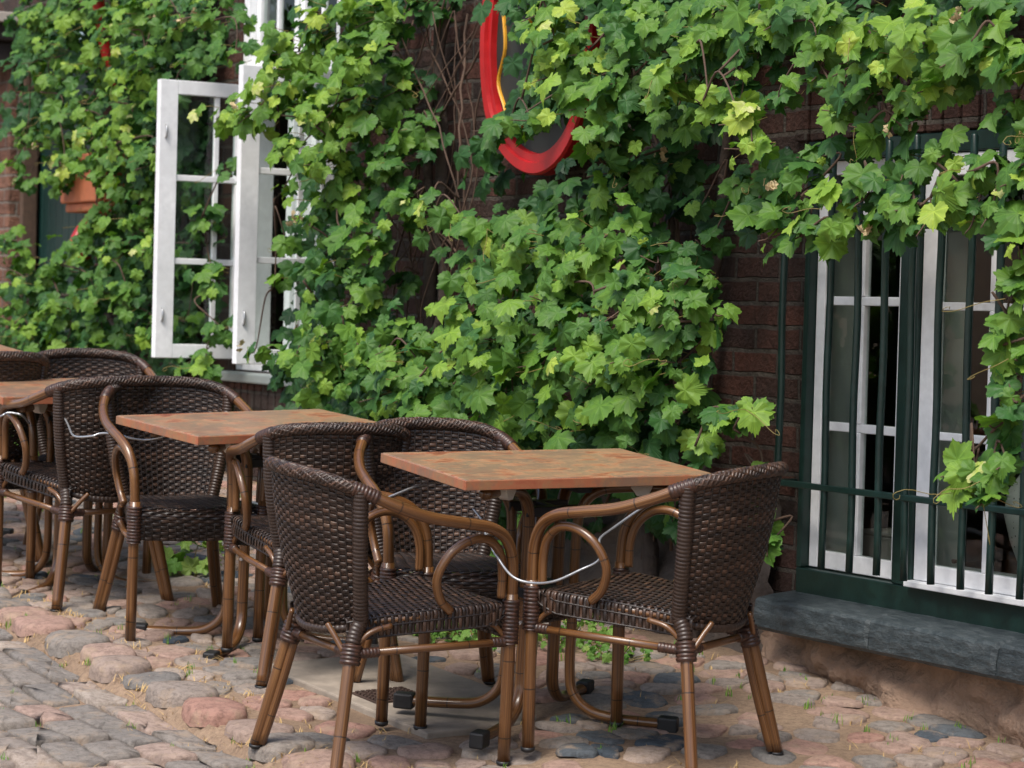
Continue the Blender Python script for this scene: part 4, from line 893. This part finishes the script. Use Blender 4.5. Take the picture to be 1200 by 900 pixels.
vine('grape_vine', ['L'], 'paler grape vine left of the open casement, round the planter and green door',
     [[(-4.8, .12, .7, .04), (-4.75, .08, 1.4, .035), (-4.86, .07, 2.0, .03), (-4.72, .06, 2.6, .028), (-4.84, .07, 3.3, .024), (-4.8, .06, 3.8, .02)],
      [(-4.7, .12, .7, .03), (-4.95, .1, 1.5, .026), (-4.72, .09, 2.2, .022), (-4.98, .09, 2.9, .02), (-4.7, .08, 3.5, .016)],
      [(-5.2, .12, .7, .022), (-5.5, .1, 1.5, .018), (-6.2, .12, 1.75, .014), (-7.2, .15, 1.7, .01)]], None,
     [(-5.9, -4.45, 1.3, 3.6, 800, .04, .2), (-7.3, -5.7, 1.2, 1.9, 240, .06, .3), (-7.2, -5.7, 2.6, 3.5, 240, .06, .25), (-5.5, -4.45, 2.2, 3.4, 200, .04, .2)])

# ------------------------------------------------------------------ low plants, grass, litter
TSi = TS.to_3x3()
def bushy(x, y, r, h, n, size, label, tint=.5, mat='weed_leaf', name='wall_plant'):
    root = empty(name, smat(x, y), label, 'plant'); fo = Foliage(); mb = MB()
    for i in range(n):
        a = random.uniform(0, 6.28); q = r*math.sqrt(random.random()); z = h*random.uniform(.15, 1)*(1-.5*(q/r)**2)
        p = np.array([q*math.cos(a), q*math.sin(a), z]); fo.leaf(p, np.array([math.cos(a)*.5, math.sin(a)*.5-.3, .8])+rng.normal(0, .4, 3), np.array([math.cos(a), math.sin(a), -.1])+rng.normal(0, .4, 3), size*random.uniform(.6, 1.2), float(np.clip(random.gauss(tint, .15), 0, .95)))
        if i % 4 == 0: mb.tube(np.array([(p[0]*.2, p[1]*.2, -.005), tuple(p*.6), tuple(p)]), .0018, 4, caps=False)
    fo.build(root, Matrix(), mat); tag(mb.build('stems', M['young_stem'], root), kind='stuff')
for (x, y, r, h, n, sz, lab, tn) in [
    (-.30, 8.62, .22, .15, 240, .022, 'low green weeds below the front left chair seat, against the wall', .6),
    (-.06, 8.40, .18, .13, 200, .022, 'low green weeds seen between the left legs of the front table', .62),
    (.22, 8.20, .15, .14, 130, .02, 'small weeds behind the columns of the front table', .7),
    (.37, 7.95, .10, .11, 60, .018, 'small tuft of weeds near the far front table foot', .7),
    (-1.16, 9.35, .10, .26, 26, .05, 'young broad leaved shoot beside the second table leg by the wall', .8),
    (-2.45, 11.6, .32, .42, 160, .055, 'leafy green plant at the wall foot behind the leftmost chair', .75)]:
    bushy(x, y, r, h, n, sz, lab, tn)
def blades(spots, name, lab, mat, hr=(.012, .04), nb=(8, 20), lay=.5):
    mb = MB()
    for (x, y, s_) in spots:
        z = hh(x, y)
        for b in range(int(random.uniform(*nb)*s_)):
            a = random.uniform(0, 6.28); h = random.uniform(*hr)*s_**.5; q = random.uniform(0, .022*s_); lx, ly = math.cos(a)*h*lay*random.random(), math.sin(a)*h*lay*random.random()
            bx_, by_ = x+q*math.cos(a*3), y+q*math.sin(a*3); w_ = .0013
            c, s2 = math.cos(a+1.57)*w_, math.sin(a+1.57)*w_
            mb.add([(bx_-c, by_-s2, z), (bx_+c, by_+s2, z), (bx_+lx*.4+c, by_+ly*.4+s2, z+h*.6), (bx_+lx*.4-c, by_+ly*.4-s2, z+h*.6), (bx_+lx, by_+ly, z+h)], [(0, 1, 2, 3), (3, 2, 4)], t=float(np.clip(random.gauss(.6, .2), 0, 1)))
    o = mb.build(name, M[mat], M=TS); tag(o, lab, 'grass' if mat != 'straw' else 'litter', kind='stuff')
sp = []
for i in range(420):
    p, q = random.uniform(-4.5, 2.5), random.uniform(-2.6, 2.0); x, y = toXY(p, q)
    if wall_off(x, y) > .1 and not on_slab(x, y): sp.append((x, y, random.uniform(.25, 1.1)))
for i in range(90):
    s = random.uniform(-3, 2.6); w_ = TS.inverted() @ (WP(s, random.uniform(.06, .45), .7)); sp.append((w_.x, w_.y, random.uniform(.3, 1.0)))
blades(sp, 'grass', 'short grass tufts growing in the cobble joints', 'weed_leaf')
sp = []
for i in range(2400):
    p, q = random.uniform(-4.5, 2.8), random.choice([random.uniform(-2.6, 1.8), random.uniform(-.25, .12)]); x, y = toXY(p, q)
    if wall_off(x, y) > .05: sp.append((x, y, 1))
blades(sp, 'dry_litter', 'dry straw and petal litter lying between the cobbles', 'straw', hr=(.010, .024), nb=(2, 6), lay=2.6)

# ------------------------------------------------------------------ cables
CB = [([(-.09, 7.04, .66), (-.061, 7.0, 0.63), (-.049, 6.95, 0.6), (-.018, 6.87, 0.559), (.026, 6.84, 0.512), (.078, 6.83, 0.498), (.142, 6.85, 0.502), (.211, 6.88, 0.531), (.256, 6.88, 0.557), (.266, 6.88, 0.588), (.26, 6.9, 0.615), (.302, 7.0, 0.634), (.399, 7.1, 0.69), (.468, 7.1, 0.73)], 'steel cable sagging across the touching front legs of the two front chairs'),
      ([(-.17, 7.18, .718), (-.198, 7.15, 0.714), (-.26, 7.1, 0.703), (-.312, 7.05, 0.686), (-.372, 7.0, 0.667), (-.443, 7.0, 0.658)], 'steel cable leaving the front table top at its left corner'),
      ([(-1.52, 8.66, .66), (-1.494, 8.6, 0.638), (-1.446, 8.45, 0.621), (-1.381, 8.4, 0.63), (-1.354, 8.4, 0.64), (-1.311, 8.38, 0.645), (-1.268, 8.36, 0.641), (-1.228, 8.3, 0.642), (-1.168, 8.25, 0.648), (-1.108, 8.25, 0.665)], 'wavy steel cable running left from the second table'),
      ([(-1.845, 8.9, 0.602), (-1.766, 8.8, 0.63), (-1.742, 8.8, 0.643), (-1.719, 8.8, 0.644), (-1.689, 8.8, 0.637), (-1.683, 8.9, 0.598)], 'steel cable at the left edge under the third table')]
for i, (P, lab) in enumerate(CB): cable(P, lab, K_=(.975, 1, 1, 1)[i])
